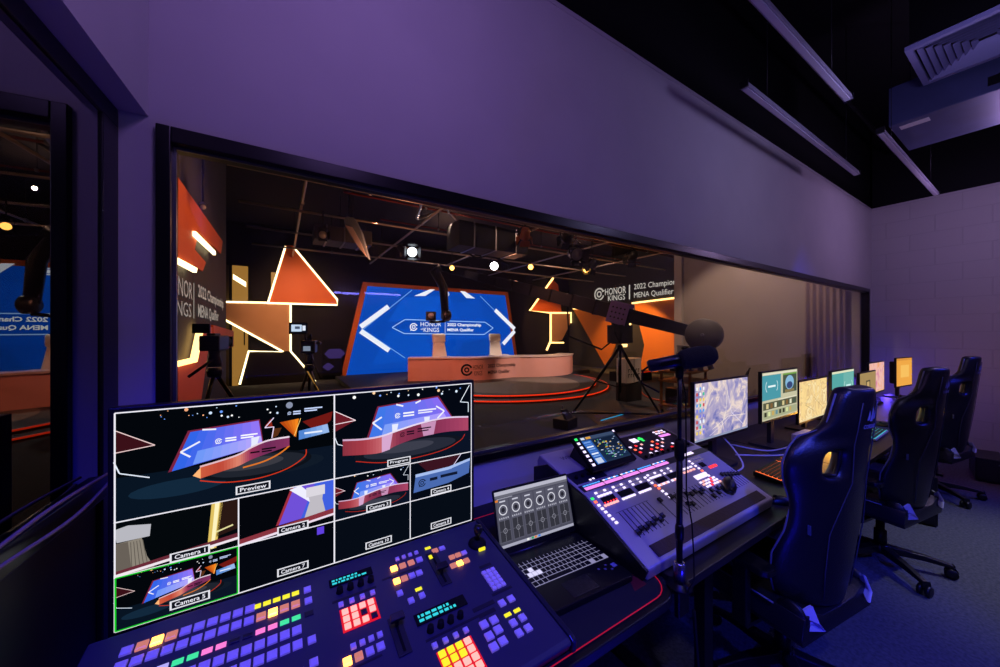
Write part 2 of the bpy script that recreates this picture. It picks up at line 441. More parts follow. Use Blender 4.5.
# left gaming desk with rounded corner
t = thing('gaming_desk', 'black gaming desk with rounded corner under the video switcher and laptop', 'desk', (.3, .64, 0))
def rrect(x0, y0, x1, y1, r, n=6, z=0):
    pts = []
    for cx, cy, a in ((x1-r,y0+r,-90),(x1-r,y1-r,0),(x0+r,y1-r,90),(x0+r,y0+r,180)):
        for i in range(n+1):
            q = R(a+90*i/n); pts.append((cx+r*math.cos(q), cy+r*math.sin(q), z))
    return pts
b = MB(); b.slab(rrect(-.35, .625, 1.07, 1.44, .09, z=ZD-.03), (0,0,.03)); b.build('desktop', M_plastic, t, bevel=.004, world=True)
for xa in (-.15, .85):
    for s2 in (-1, 1):
        b = MB(); b.obox((xa, 1.0, .358), .07, .05, .80, Matrix.Rotation(R(35)*s2, 3, 'X')); b.build('leg', M_dmetal, t, world=True, bevel=.004)
b = MB(); b.box(-.15, .98, .34, .85, 1.02, .40); b.build('cross_beam', M_dmetal, t, world=True)
b = MB(); b.slab(rrect(-.33, .645, 1.05, 1.34, .085, z=ZD+.0005), (0,0,.003))
mt = tag(b.build('desk_mat', mat('mat_cloth', '0c0e18', .8, bump=.2, scale=400)), 'black desk mat with a thin red edge lying on the gaming desk', 'desk mat')
e = rrect(-.328, .647, 1.048, 1.338, .084, z=ZD+.003)
MB().tube(e, .0018, 6, closed=True).build('red_edge', emis('red_edging', 'd8102c', .55), mt)
b = MB(); b.add([(.93,.70,ZD+.0037),(.99,.70,ZD+.0037),(1.0,.76,ZD+.0037),(.955,.735,ZD+.0037)], [(0,1,2,3)]); b.build('red_emblem', mat('dark_red_print','5a0a18',.7), mt)

# ================================================================== MULTIVIEW MONITOR
def smooth(P, n=6):
    out = []
    for i in range(len(P)-1):
        p0 = P[max(i-1,0)]; p1 = P[i]; p2 = P[i+1]; p3 = P[min(i+2,len(P)-1)]
        for k in range(n):
            u = k/n; out.append(tuple(.5*((2*b)+(c-a)*u+(2*a-5*b+4*c-d)*u*u+(3*b-a-3*c+d)*u**3) for a, b, c, d in zip(p0, p1, p2, p3)))
    out.append(P[-1]); return out
def mixc(a, b, u): return ''.join('%02x' % int(int(a[i:i+2],16)*(1-u)+int(b[i:i+2],16)*u) for i in (0,2,4))
def grad(s, bl, br, tr, tl, ca, cb, L, n=8):
    """quad filled with a run of colours from ca (left) to cb (right)"""
    for k in range(n):
        u0, u1 = k/n, (k+1)/n; f = lambda p, q, u: (p[0]+(q[0]-p[0])*u, p[1]+(q[1]-p[1])*u)
        s.poly([f(bl,br,u0), f(bl,br,u1), f(tl,tr,u1), f(tl,tr,u0)], mixc(ca, cb, (k+.5)/n), L)
def strip(s, lo, hi, cols, L):
    """band between two curves, coloured along its length"""
    n = len(lo)-1
    for k in range(n):
        u = (k+.5)/n*(len(cols)-1); i = min(int(u), len(cols)-2)
        s.poly([lo[k], lo[k+1], hi[k+1], hi[k]], mixc(cols[i], cols[i+1], u-i), L)
def stage_picture(s, win, L=1, tone=0, small=False):
    s.win = win
    s.rect(0, 0, 1, 1, '040812', L)
    grad(s, (0,0), (1,0), (1,.34), (0,.40), '07101f', '0c1426', L+.5)
    s.poly([(.20,.42),(.85,.50),(.72,.86),(.27,.80)], '7a2440', L+1)
    grad(s, (.215,.42), (.84,.50), (.712,.84), (.28,.785), '3c78e8', '8a6cf4', L+1.5)
    grad(s, (.30,.43), (.80,.50), (.76,.62), (.32,.56), '7ca0f8', 'b49cff', L+1.7)
    for a, bq in (((.30,.66),(.24,.60)), ((.24,.60),(.30,.50)), ((.70,.72),(.765,.64)), ((.765,.64),(.71,.55)), ((.40,.80),(.45,.77)), ((.58,.82),(.54,.79))):
        s.line([a, bq], .020, 'f4f4ff', L+2)
    s.emblem(.41, .655, .030, 'ffffff', L+3)
    s.rect(.45, .665, .53, .685, 'ffffff', L+3); s.rect(.45, .63, .53, .648, 'ffffff', L+3); s.rect(.56, .675, .70, .695, 'f0f0ff', L+3); s.rect(.56, .645, .67, .662, 'f0f0ff', L+3)
    s.poly([(.36,.38),(.42,.38),(.405,.46),(.415,.55),(.37,.55),(.372,.46)], 'e8ecff', L+4); s.poly([(.60,.44),(.66,.44),(.645,.52),(.65,.59),(.605,.59),(.61,.52)], 'e8ecff', L+4)
    s.disc(.52, .20, .40, .13, '10141f', L+2, 32); s.disc(.52, .205, .34, .10, '262a38', L+3, 32); s.disc(.48, .23, .20, .06, '3c3e4c', L+3.5, 32)
    s.line(smooth([(.13,.16),(.3,.085),(.52,.065),(.76,.10),(.90,.19),(.94,.27)]), .010, 'c02c1c', L+4)
    top = smooth([(.05,.43),(.18,.405),(.30,.41),(.42,.455),(.58,.505),(.78,.53),(.97,.50)]); bot = smooth([(.05,.255),(.18,.225),(.30,.215),(.42,.28),(.58,.33),(.78,.345),(.97,.315)])
    strip(s, bot, top, ['8a3040','a83c48','c86870','8c3450','7c2c4c','94385c','b04868'], L+5)
    s.poly([(.30,.215),(.355,.235),(.375,.44),(.30,.41)], 'd8a8d0', L+5.5); s.poly([(.60,.335),(.68,.34),(.70,.52),(.58,.505)], 'c890b8', L+5.5)
    strip(s, top, [(a, b+.022) for a, b in top], ['d0a8c8','f0e4f8','e0c8e8'], L+6)
    s.emblem(.445, .40, .028, '1a0a18', L+6); s.rect(.475, .415, .53, .435, '200c20', L+6); s.rect(.475,.385,.53,.402,'200c20',L+6); s.rect(.555, .435, .66, .452, '200c20', L+6); s.rect(.555,.402,.64,.418,'200c20',L+6)
    s.poly([(-.0,.55),(.13,.66),(.0,.80)], '6a1c28', L+2); s.line([(0,.80),(.13,.66),(0,.64)], .009, 'ffe8f0', L+3); s.line([(0,.5),(.02,.40),(.1,.34)], .009, 'e8f0ff', L+3)
    s.line([(.98,.97),(.90,.74),(.97,.72),(.97,.58)], .010, 'e8f0ff', L+3)
    for k in range(6 if small else 18):
        random.seed(k*3+int(win[0]*100)); u = .05+.88*random.random(); v = .88+.1*random.random(); r = .004+.010*random.random()**2
        s.disc(u, v, r*.8, r*1.5, ['d8e8ff','ffffff','80a8ff','ffd0a0'][k % 4], L+3, 7)
def wide_picture(s, win, L=1):
    s.win = win
    s.rect(0, 0, 1, 1, '03060b', L)
    grad(s, (0,.0), (1,.0), (1,.40), (0,.40), '081422', '0c1626', L+.5); s.disc(.25,.22,.20,.08,'12283c',L+.7); s.disc(.72,.27,.22,.09,'101a28',L+.7)
    s.poly([(.20,.38),(.62,.52),(.60,.80),(.28,.76)], '7a2440', L+1); grad(s, (.215,.385), (.615,.52), (.595,.785), (.29,.745), '2c64e8', '9878f8', L+2)
    grad(s, (.30,.42), (.612,.52), (.607,.62), (.32,.55), '6c98f8', 'c0a8ff', L+2.3)
    for a, bq in (((.33,.64),(.25,.56)), ((.25,.56),(.29,.50)), ((.34,.755),(.40,.745))): s.line([a, bq], .016, 'f4f4ff', L+3)
    s.emblem(.41, .62, .024, 'ffffff', L+3); s.rect(.44,.63,.49,.645,'ffffff',L+3); s.rect(.44,.605,.49,.62,'ffffff',L+3); s.rect(.51,.64,.59,.655,'ffffff',L+3); s.rect(.51,.615,.57,.63,'ffffff',L+3)
    s.poly([(.55,.46),(.60,.48),(.59,.55),(.60,.62),(.56,.61),(.56,.54)], 'e8ecff', L+4)
    s.disc(.60, .31, .27, .13, '0d1119', L+2, 32); s.disc(.60, .315, .24, .105, '20242e', L+3, 32); s.disc(.56, .34, .16, .06, '3a3a42', L+3.5, 28)
    s.line(smooth([(.33,.25),(.45,.185),(.60,.17),(.74,.22),(.83,.32),(.84,.40)]), .010, 'd83818', L+4); s.line(smooth([(.52,.31),(.62,.34),(.70,.40),(.75,.47)]), .016, 'e07828', L+4)
    top = smooth([(.33,.38),(.42,.41),(.50,.445),(.56,.50),(.64,.55),(.75,.56)]); bot = smooth([(.33,.27),(.42,.305),(.50,.335),(.56,.38),(.64,.42),(.75,.47)])
    strip(s, bot, top, ['d06040','c04838','e08870','98345c','702c58','8a3460'], L+5); s.poly([(.30,.31),(.333,.27),(.333,.38)], 'ffb878', L+6)
    strip(s, top, [(a, b+.018) for a, b in top], ['e0b8c0','f0e0f0'], L+6); s.rect(.555,.445,.60,.462,'100810',L+6); s.rect(.61,.465,.68,.482,'100810',L+6); s.rect(.61,.44,.66,.455,'100810',L+6)
    s.poly([(.625,.72),(.655,.79),(.665,.70)], '8a2418', L+4); s.line([(.67,.80),(.625,.70),(.67,.70),(.66,.58)], .009, 'f0e0ff', L+5); s.poly([(.665,.68),(.71,.68),(.69,.60),(.665,.58)], '5a3018', L+4)
    grad(s, (.78,.56), (.785,.56), (.80,.76), (.70,.74), 'b04010', 'ff9020', L+4, 5); s.poly([(.82,.72),(.99,.80),(.98,.70),(.9,.58)], '701814', L+4); s.line([(.81,.76),(.775,.57)], .007, 'ffd070', L+5)
    grad(s, (.80,.52), (.97,.56), (.96,.66), (.80,.62), '4a80d0', 'a0c0f0', L+5, 5); s.rect(.83,.575,.93,.595,'e8f0ff',L+6)
    s.poly([(0,.62),(.15,.66),(0,.84)], '3a1018', L+3); s.line([(0,.84),(.15,.66),(0,.63)], .008, 'f0d0d0', L+4); s.line([(0,.55),(.02,.44),(.13,.36)], .010, 'e8f0ff', L+4)
    s.emblem(.75,.83,.016,'c8d8ff',L+4); s.rect(.77,.835,.81,.85,'c8d8ff',L+4); s.rect(.77,.81,.81,.825,'c8d8ff',L+4); s.rect(.83,.855,.93,.87,'c8d8ff',L+4); s.rect(.83,.83,.90,.845,'c8d8ff',L+4)
    for k in range(22):
        random.seed(k+40); u = .15+.55*random.random(); v = .84+.14*random.random(); r = .003+.009*random.random()**2
        s.disc(u, v, r*.8, r*1.6, ['d0e4ff','6a9cff','ffffff','ffb080'][k % 4], L+3, 7)
    s.disc(.75,.92,.018,.035,'8890a8',L+3)
def cam_label(s, t, u, v, w=.16, h=.042):
    s.win = (0,0,1,1)
    s.rect(u-w/2-.004, v-h/2-.006, u+w/2+.004, v+h/2+.006, 'e8e8f0', 12); s.rect(u-w/2, v-h/2, u+w/2, v+h/2, '10121c', 13)
    s.text(t, u-w*.42, v-h*.33, u+w*.42, v+h*.33, 'f4f4ff', 14, .01)
MY = 1.215
a_, b_ = atY(107, 408, MY), atY(473, 520, MY)
mx0, mx1, mz0, mz1 = -.349, .643, .812, 1.370
t = thing('multiview_monitor', 'large flat monitor showing ten camera pictures behind the video switcher', 'monitor', ((mx0+mx1)/2, MY, ZD))
MB().box(mx0, MY, mz0, mx1, MY+.035, mz1).build('casing', M_plastic, t, bevel=.003, world=True)
MB().box(mx0+.25, MY+.035, mz0+.08, mx1-.25, MY+.06, mz1-.12).build('rear_housing', M_plastic, t, bevel=.01, world=True)
MB().box(.10, MY+.02, ZD+.004, .19, MY+.055, mz0+.02).build('stand_column', M_plastic, t, world=True)
MB().slab(rrect(-.05, MY-.0, .35, MY+.20, .03, z=ZD+.0042), (0,0,.008)).build('stand_foot', M_plastic, t, world=True)
bz = .011
s = Scr((mx0+bz, MY, mz0+bz+.004), (mx1-mx0-2*bz, 0, 0), (0, 0, mz1-mz0-2*bz-.004), .00012)
s.rect(0, 0, 1, 1, '03070f', 0)
wide_picture(s, (0, .5, .5, 1)); stage_picture(s, (.5, .5, 1, 1))
# camera 1: chair close up
s.win = (0, .25, .25, .5); s.rect(0,0,1,1,'04080c',1)
s.poly([(.0,.0),(.30,.0),(.24,.25),(.20,.62),(0,.6)], '8c8478', 2); s.poly([(.02,.62),(.26,.62),(.27,.84),(.1,.90),(.0,.86)], 'b8b8c0', 3); s.poly([(0,.0),(.13,.0),(.1,.6),(.0,.6)], '686058', 3)
for k in range(5): s.line([(.13+.03*k,.02),(.12+.022*k,.58)], .01, '5a544c', 4)
s.poly([(.72,.08),(.80,.08),(.86,1),(.76,1)], 'e0c060', 2); s.poly([(.75,.08),(.78,.08),(.83,1),(.79,1)], 'fff4c0', 3); s.poly([(.80,.3),(1,.38),(1,1),(.84,1)], '2a1814', 2); s.line([(.8,.4),(.95,.47)], .03, 'e8e0a0', 4)
s.poly([(0,0),(1,.16),(1,.28),(0,.1)], '6a2a38', 5); s.line([(0,.02),(1,.17)], .05, 'f4e8f0', 6)
# camera 2: chair before the blue wall
s.win = (.25, .25, .5, .5); s.rect(0,0,1,1,'04060c',1)
s.poly([(.36,.22),(.99,.30),(1,1),(.52,1)], 'a03040', 2); s.poly([(.39,.22),(1,.30),(1,1),(.55,1)], '4060e0', 3); s.poly([(.39,.22),(.62,.25),(.78,1),(.55,1)], '7050d8', 3.5); s.poly([(.50,.95),(.62,1),(.86,.5),(.80,.45)], 'f0f0ff', 4)
s.poly([(.66,.24),(.90,.26),(.86,.6),(.88,.9),(.68,.9),(.72,.6)], 'c0bcc4', 5); s.poly([(.68,.7),(.89,.7),(.89,.92),(.68,.92)], 'dcd8e0', 6)
s.poly([(0,.02),(1,.2),(1,.32),(0,.12)], '8a3440', 6); s.line([(0,.0),(1,.18)], .05, 'f0e0f0', 7)
stage_picture(s, (.5, .25, .75, .5), small=True)
s.win = (.75, .25, 1, .5); s.rect(0,0,1,1,'050a16',1); s.poly([(.1,1),(.3,.62),(.62,.62),(.8,1)], '3a1420', 2); s.line([(.82,1),(.64,.62)], .02, 'f0e0ff', 3)
s.poly([(.05,.2),(.6,.25),(.95,.4),(.97,.75),(.6,.62),(.08,.60)], '4a6ab0', 3); s.poly([(.08,.60),(.6,.62),(.97,.75),(.97,.82),(.6,.70),(.08,.68)], 'a8c0f0', 4); s.emblem(.18,.42,.09,'101830',5); s.rect(.3,.42,.42,.5,'101830',5); s.rect(.47,.44,.75,.52,'101830',5)
wide_picture(s, (0, 0, .25, .25))
s.win = (.25, 0, .5, .25); s.rect(0,0,1,1,'04070f',1); s.rect(.80,.78,.88,.95,'6040e0',2)
s.win = (.5, 0, .75, .25); s.rect(0,0,1,1,'060c16',1)
s.win = (.75, 0, 1, .25); s.rect(0,0,1,1,'060c16',1)
s.win = (0,0,1,1)
W = 'f0eef8'
s.line([(.5,0),(.5,1)], .008, W, 11); s.line([(0,.5),(1,.5)], .006, W, 11); s.line([(0,.25),(1,.25)], .006, W, 11); s.line([(.25,0),(.25,.5)], .006, W, 11); s.line([(.75,0),(.75,.5)], .006, W, 11)
s.line([(.002,.003),(.998,.003),(.998,.997),(.002,.997)], .006, W, 11, True)
s.line([(.003,.005),(.248,.005),(.248,.247),(.003,.247)], .006, '18c828', 12, True)
for tt, u, v in (('Preview',.285,.54),('Program',.71,.53),('Camera 1',.145,.275),('Camera 2',.385,.275),('Camera 3',.64,.275),('Camera 4',.87,.275),('Camera 5',.145,.045),('Camera 7',.385,.045),('Camera 10',.64,.045),('Camera 8',.87,.045)):
    cam_label(s, tt, u, v, .075 if len(tt) < 9 else .08, .032)
s.build('multiview_picture', t, True)

# ================================================================== VIDEO SWITCHER
PY0, PZ0, PY1, PZ1 = .655, .790, 1.150, .860
PA = math.atan2(PZ1-PZ0, PY1-PY0)
t = thing('video_switcher', 'wide slanted video switcher panel with lit coloured buttons before the multiview monitor', 'switcher', (.12, .655, ZD+.004))
b = MB(); b.slab([(-.36,PY0,ZD+.0062),(-.36,PY0-.012,PZ0-.008),(-.36,PY0,PZ0),(-.36,PY1,PZ1),(-.36,PY1+.01,ZD+.0062)], (.975, 0, 0))
M_sw = mat('switcher_panel', '34344c', .42, .1, col2='38384e', scale=6)
b.build('body', M_sw, t, bevel=.004, world=True)
b = MB(); b.slab([(.615,PY0-.012,ZD+.0062),(.615,PY0-.014,PZ0-.004),(.615,PY0,PZ0+.004),(.615,PY1+.003,PZ1+.004),(.615,PY1+.012,ZD+.0062)], (.014,0,0)); b.build('side_cheek', mat('cheek','26283c',.35,.4), t, bevel=.003, world=True)
MP = Matrix.Rotation(PA, 3, 'X')
INVT = INV[t.name]
def SP(x, y, h=0):
    """a point on the slanted panel by x and y, h above it"""
    z = PZ0+(y-PY0)*math.tan(PA)
    return INVT @ V((x, y-h*math.sin(PA), z+h*math.cos(PA)))
def swb(name, x, y, w, d, m, h=.007): 
    return inst(name, ('sw', round(w,4), round(d,4), m.name, name), keymesh(w, d, h), t, SP(x, y), MP, m)
B_dim = mat('button_dim', 'b8a8dc', .45, em='8a74cc', es=.26)
B_org = emis('button_orange', 'ff9a3c', 7.0); B_pch = emis('button_peach_tint', 'e88a80', .75)  # peach: tint of the lit orange buttons put into their neighbours' emission
B_yel = emis('button_yellow', 'f4ea20', 1.1); B_grn = emis('button_green', '40e8a0', 1.0); B_pnk = emis('button_pink', 'ff7ad0', 1.1)
B_lav = emis('button_lavender', 'b8b0ff', 1.0); B_red = emis('button_red', 'ff2a2a', 1.7); B_redw = emis('button_red_hot', 'ff8a84', 2.2); B_off = mat('button_off', '14142a', .5)
B_cyan = emis('display_cyan', '30e0f0', 1.1)
for k in range(14):
    x = .036-.0246*k
    swb('crosspoint_button', x, 1.09, .0195, .020, B_org if k == 11 else B_pch if k in (10,12) else B_dim) if x < -.05 else None
    swb('crosspoint_button', x, 1.054, .0195, .020, B_org if k == 2 else B_pch if k in (0,1,3) else B_dim)
    swb('crosspoint_button', x, .975, .0195, .021, B_dim)
    swb('crosspoint_button', x, .936, .0195, .021, B_dim)
    swb('crosspoint_button', x, .865, .0195, .020, B_dim) if k < 8 else None
    swb('name_display', x, 1.013, .019, .0125, [B_grn,B_grn,B_pnk,B_pnk,B_off,B_off,B_pnk,B_pnk,B_grn,B_grn,B_lav,B_lav,B_lav,B_pnk][k], .003)
    if k < 5: swb('name_display', .037-.0212*k, 1.092, .0165, .0125, B_yel, .003)
for y in (1.089, 1.051, .934, .877): swb('menu_button', .065, y, .017, .018, B_dim)
swb('menu_button', .064, 1.012, .02, .016, B_off, .002)
def disp(name, x0, x1, y0, y1, txt=True, seed=1):
    mb = MB(); P = [SP(x0,y0,.001), SP(x1,y0,.001), SP(x1,y1,.001), SP(x0,y1,.001)]
    mb.slab(P, MP @ V((0,0,.002))); o = mb.build(name, M_black, t)
    ss = Scr(SP(x0,y0,.0032), SP(x1,y0,.0032)-SP(x0,y0,.0032), SP(x0,y1,.0032)-SP(x0,y0,.0032), .0003)
    random.seed(seed)
    for r_ in range(2):
        u = .06
        while u < .62+.25*random.random():
            w = .03+.08*random.random(); ss.rect(u, .18+.38*r_, u+w, .42+.38*r_, '38d8e8', 1); u += w+.03
    ss.build('display_readout', t)
disp('display', .118, .232, 1.068, 1.095, seed=2); disp('display', .292, .432, .852, .885, seed=5)
def knob(x, y, r=.0085, h=.014):
    inst('knob', ('knob', r), lambda mb: mb.lathe([(r*1.1,0),(r,.003),(r*.88,h),(r*.5,h+.001)], n=14), t, SP(x, y), MP, M_black)
for k in range(4): knob(.140+.027*k, 1.045); knob(.317+.027*k, .829)
for k in range(4):
    swb('menu_button', .137+.0265*k, 1.001, .012, .013, B_dim); swb('menu_button', .312+.0273*k, .788, .012, .013, B_dim); swb('menu_button', .309+.02*k, 1.089, .011, .011, B_dim)
    swb('transition_button', .146+.02*k, .874, .012, .013, B_dim)
    swb('transition_button', .129+.024*k, .845, .017, .018, [B_org,B_pch,B_dim,B_dim][k])
    swb('transition_button', .290+.026*k, 1.057, .018, .017, [B_org,B_pch,B_pch,B_dim][k]); swb('transition_button', .285+.022*k, 1.009, .017, .017, [B_org,B_pch,B_dim,B_dim][k]) if k < 3 or 1 else None
for r_ in range(3):
    for k in range(4):
        m_ = B_off if (r_, k) in ((1,2),(2,3)) else B_redw
        swb('keypad_button', .143+.021*k, .974-.0215*r_, .0145, .015, m_)
b = MB(); b.slab([SP(.131,.918,.0002),SP(.219,.918,.0002),SP(.219,.986,.0002),SP(.131,.986,.0002)], MP @ V((0,0,.0012))); b.build('keypad_backlight', emis('red_backlight','e01020',1.0), t)
b = MB(); b.slab([SP(.309,.685,.0002),SP(.399,.685,.0002),SP(.399,.772,.0002),SP(.309,.772,.0002)], MP @ V((0,0,.0012))); b.build('keypad_backlight', emis('red_backlight',''), t)
for r_ in range(4):
    for k in range(4):
        swb('keypad_button', .320+.0218*k, .762-.0205*r_, .0155, .0150, B_redw if (k == 3 or r_ == 3 or (r_ == 2 and k > 0)) else B_yel)
for x, y in ((.281,.966),(.301,.930),(.332,.932)): swb('menu_button', x, y, .015, .016, B_dim)
swb('name_display', .331, .957, .018, .009, B_yel, .003); swb('name_display', .409, 1.093, .018, .009, B_yel, .003); swb('name_display', .246, .897, .018, .012, B_yel, .003)
# transition levers
def lever(x, y0, y1, ky):
    mb = MB(); mb.slab([SP(x-.016,y0,0),SP(x+.016,y0,0),SP(x+.016,y1,0),SP(x-.016,y1,0)], MP @ V((0,0,.003))); o = mb.build('transition_lever', B_off, t, bevel=.001)
    mb = MB(); mb.slab([SP(x-.003,y0+.008,.003),SP(x+.003,y0+.008,.003),SP(x+.003,y1-.008,.003),SP(x-.003,y1-.008,.003)], MP @ V((0,0,.001))); mb.build('slot', M_black, o)
    mb = MB(MP.to_4x4()); p = MP.inverted() @ SP(x, ky, .003)
    mb.X = Matrix.Translation(SP(x, ky, .003)) @ MP.to_4x4()
    mb.box(-.004,-.004,0,.004,.004,.02); mb.slab([(-.018,-.008,.02),(.018,-.008,.02),(.016,.008,.026),(-.016,.008,.026)], (0,0,.008)); mb.build('lever_handle', M_plastic, o, bevel=.002)
lever(.408, .935, 1.07, .975); lever(.247, .80, .905, .875)
for x, y, m_ in ((.425,1.071,B_pch),(.449,1.071,B_dim),(.402,1.050,B_yel)): swb('menu_button', x, y, .018 if m_ is not B_yel else .01, .014, m_)
for k in range(3):
    swb('transition_button', .462+.021*k, 1.022, .017, .014, B_pch if k < 2 else B_dim)
    swb('transition_button', .452+.022*k, .989, .018, .016, B_org if k == 1 else B_pch)
for r_ in range(5):
    for k in range(4 if r_ else 4):
        if k < 3 or r_: 
            swb('numeric_button', .521+.0155*k, .922-.0150*r_, .0125, .0115, B_dim) if k < 3 else None
for x, y, w in ((.441,.780,.020),(.470,.779,.020),(.438,.748,.020),(.466,.752,.020),(.434,.720,.020),(.461,.722,.020)): swb('macro_button', x, y, w, .019, B_dim)
for x, y in ((.515,.811),(.545,.811),(.510,.749),(.540,.750),(.508,.720),(.536,.720)): swb('source_button', x, y, .018, .018, B_dim)
swb('name_display', .511, .776, .019, .009, B_yel, .003); swb('name_display', .540, .775, .019, .009, B_yel, .003)
for (x0, x1, y0, y1) in ((.435,.50,.822,.834),(.505,.57,.842,.850),(.118,.23,1.015,1.022),(.25,.36,1.030,1.036),(.298,.44,.806,.812),(.44,.49,.800,.812),(.52,.56,.942,.952),(.10,.20,.824,.829)):
    mb = MB(); mb.slab([SP(x0,y0,0),SP(x1,y0,0),SP(x1,y1,0),SP(x0,y1,0)], MP @ V((0,0,.0008))); mb.build('legend_strip', B_off, t)
# joystick
mb = MB(); mb.X = Matrix.Translation(SP(.562, 1.04)) @ MP.to_4x4(); mb.lathe([(.030,0),(.029,.006),(.020,.014),(.015,.018)], n=20); o = mb.build('joystick', M_black, t)
mb = MB(); mb.X = Matrix.Translation(SP(.562, 1.04)) @ MP.to_4x4(); mb.lathe([(.008,.016),(.006,.03),(.012,.040),(.015,.052),(.012,.064),(.004,.067)], n=16); mb.build('joystick_knob', M_plastic, o)
mb = MB(); mb.X = Matrix.Translation(SP(.562, 1.04)) @ MP.to_4x4(); [mb.box(-.011,-.036-.0*k,.0+.001,.011,-.030,.009) for k in range(1)]; mb.build('joystick_light', B_yel, o)

# ================================================================== LAPTOP
LR = R(-3.5)
t = thing('laptop', 'open dark laptop with white lit keys between the switcher and the mixing console', 'laptop', (.806, .885, ZD+.0045), LR)
MB().slab(rrect(-.170,-.145,.170,.135,.012), (0,0,.020)).build('base', mat('laptop_black','0f1014',.35,.1), t, bevel=.003)
MB().box(-.165,-.041,.0200,.1635,.077,.0212).build('key_backlight', emis('white_backlight','b8b4e8',.55), t)
rows = [(15,.0125),(14,.0165),(14,.0165),(13,.0165),(13,.0165),(9,.0165)]
LK = mat('laptop_key','08080c',.5); LKW = emis('translucent_key','e0dcff',1.0)
yy = .069
for r_, (n_, d_) in enumerate(rows):
    ws = [1]*n_
    if r_ == 1: ws[-1] = 1.9
    if r_ == 2: ws[0] = 1.5
    if r_ == 3: ws[0] = 1.8; ws[-1] = 2.1
    if r_ == 4: ws[0] = 2.3; ws[-1] = 1.6
    if r_ == 5: ws = [1.2,1,1,1,5.4,1,1.2,1,1.2]
    tot = sum(ws); W_ = .253; x = -.164
    for k, w_ in enumerate(ws):
        ww = W_*w_/tot; wasd = (r_ == 2 and k == 2) or (r_ == 3 and k in (1,2,3))
        inst('key', ('lk', round(ww,4), d_, wasd), keymesh(ww-.0030, d_, .0022), t, (x+ww/2, yy, .0212), None, LKW if wasd else LK); x += ww
    for k in range(4 if r_ < 5 else 2): inst('key', ('nk', d_), keymesh(.0155, d_, .0022), t, (.099+.0185*k+(.018 if r_ == 5 else 0), yy, .0212), None, LK)
    yy -= .0205 if r_ else .0182
MB().slab(rrect(-.065,-.132,.035,-.066,.004, z=.0200), (0,0,.0006)).build('touchpad', mat('touchpad','16161c',.25), t)
for k, (x, y) in enumerate(((.085,-.075),(.105,-.085),(.12,-.07),(.125,-.095))): MB().box(x,y,.0201,x+.008,y+.007,.0206).build('sticker', mat('sticker_grey','60607a',.5), t)
MB().box(.140,-.088,.0201,.158,-.070,.0206).build('sticker', mat('sticker_light','7a80b0',.5), t)
MB().cyl((-.14,.135,.018),(.14,.135,.018),.007,n=10).build('hinge', M_plastic, t)
lid = MB(); TL = R(15); LM = Matrix.Translation(V((0,.135,.022))) @ Matrix.Rotation(-TL, 4, 'X'); lid.X = LM
lid.slab([(p[0], 0, p[1]) for p in rrect(-.170,.0,.170,.215,.008)], (0,.007,0)); lo = lid.build('lid', mat('laptop_black'), t, bevel=.0015)
s = Scr(LM @ V((-.164,-.0002,.022)), V((.328,0,0)), LM.to_3x3() @ V((0,0,.185)), .00012)
s.rect(0,0,1,1,'4c4c5c',0); s.rect(0,.93,1,1,'b8b8c8',1); s.rect(0,.885,1,.925,'6a6a78',1); s.rect(.02,.86,.22,.875,'a0a0b0',1); s.rect(0,0,1,.05,'a8a8bc',1)
for k in range(6):
    u = .015+.163*k
    s.rect(u, .09, u+.145, .86, '565666', 1); s.ring(u+.072, .66, .085, .018, 'dedeea', 3); s.disc(u+.072, .66, .022, .04, '24242e', 3); s.rect(u+.035,.80,u+.11,.825,'c8c8d8',2)
    s.rect(u+.01, .11, u+.135, .47, '34343e', 2); s.line([(u+.072,.11),(u+.072,.47)], .006, '8a8a98', 3); s.line([(u+.01,.29),(u+.135,.29)], .006, '6a6a78', 3); s.ring(u+.072,.29,.04,.008,'9a9aaa',3)
    for q in range(5): s.rect(u+.012+.026*q, .50, u+.026+.026*q, .53, 'b0b0c0', 2)
s.rect(0,.82,.035,.86,'e08030',4); s.rect(.44,.01,.47,.045,'e08030',3); s.rect(.49,.01,.52,.045,'3080e0',3); s.rect(.40,.01,.43,.045,'20a060',3); s.rect(.34,.01,.37,.045,'f0f0f0',3)
s.mb.build('screen_picture', M_px, t)

# ================================================================== MIXING CONSOLE
XA, XB = 1.0, 1.92
prof = [(.70,.795),(.98,.93),(1.26,1.0)]
t = thing('mixing_console', 'pale digital mixing console with rows of lit buttons, faders and a tilted touchscreen', 'mixer', (1.46, .70, ZD))
b = MB(); b.slab([(XA,.705,ZD+.0045),(XA,.70,.795),(XA,.98,.93),(XA,1.26,1.0),(XA,1.275,.97),(XA,1.275,ZD+.0045)], (XB-XA,0,0))
b.build('body', mat('console_grey','a9a6ae',.4,.15), t, bevel=.006, world=True)
for x in (XA-.012, XB): 
    b = MB(); b.slab([(x,.715,ZD+.0045),(x,.698,.792),(x,.975,.925),(x,1.2,.975),(x,1.285,.94),(x,1.285,ZD+.0045)], (.012,0,0)); b.build('side_panel', M_plastic, t, bevel=.002, world=True)
INVM = INV[t.name]
aA = math.atan2(.135,.28); aB = math.atan2(.07,.28)
RA = Matrix.Rotation(aA,3,'X'); RB = Matrix.Rotation(aB,3,'X')
def MPt(x, y, h=0):
    if y < .98: z = .795+(y-.70)*math.tan(aA); n = RA @ V((0,0,1))
    else: z = .93+(y-.98)*math.tan(aB); n = RB @ V((0,0,1))
    return INVM @ (V((x,y,z))+n*h)
def mxb(name, x, y, w, d, m, h=.004):
    return inst(name, ('mx', round(w,4), round(d,4), m.name, name), keymesh(w, d, h), t, MPt(x,y), RA if y < .98 else RB, m)
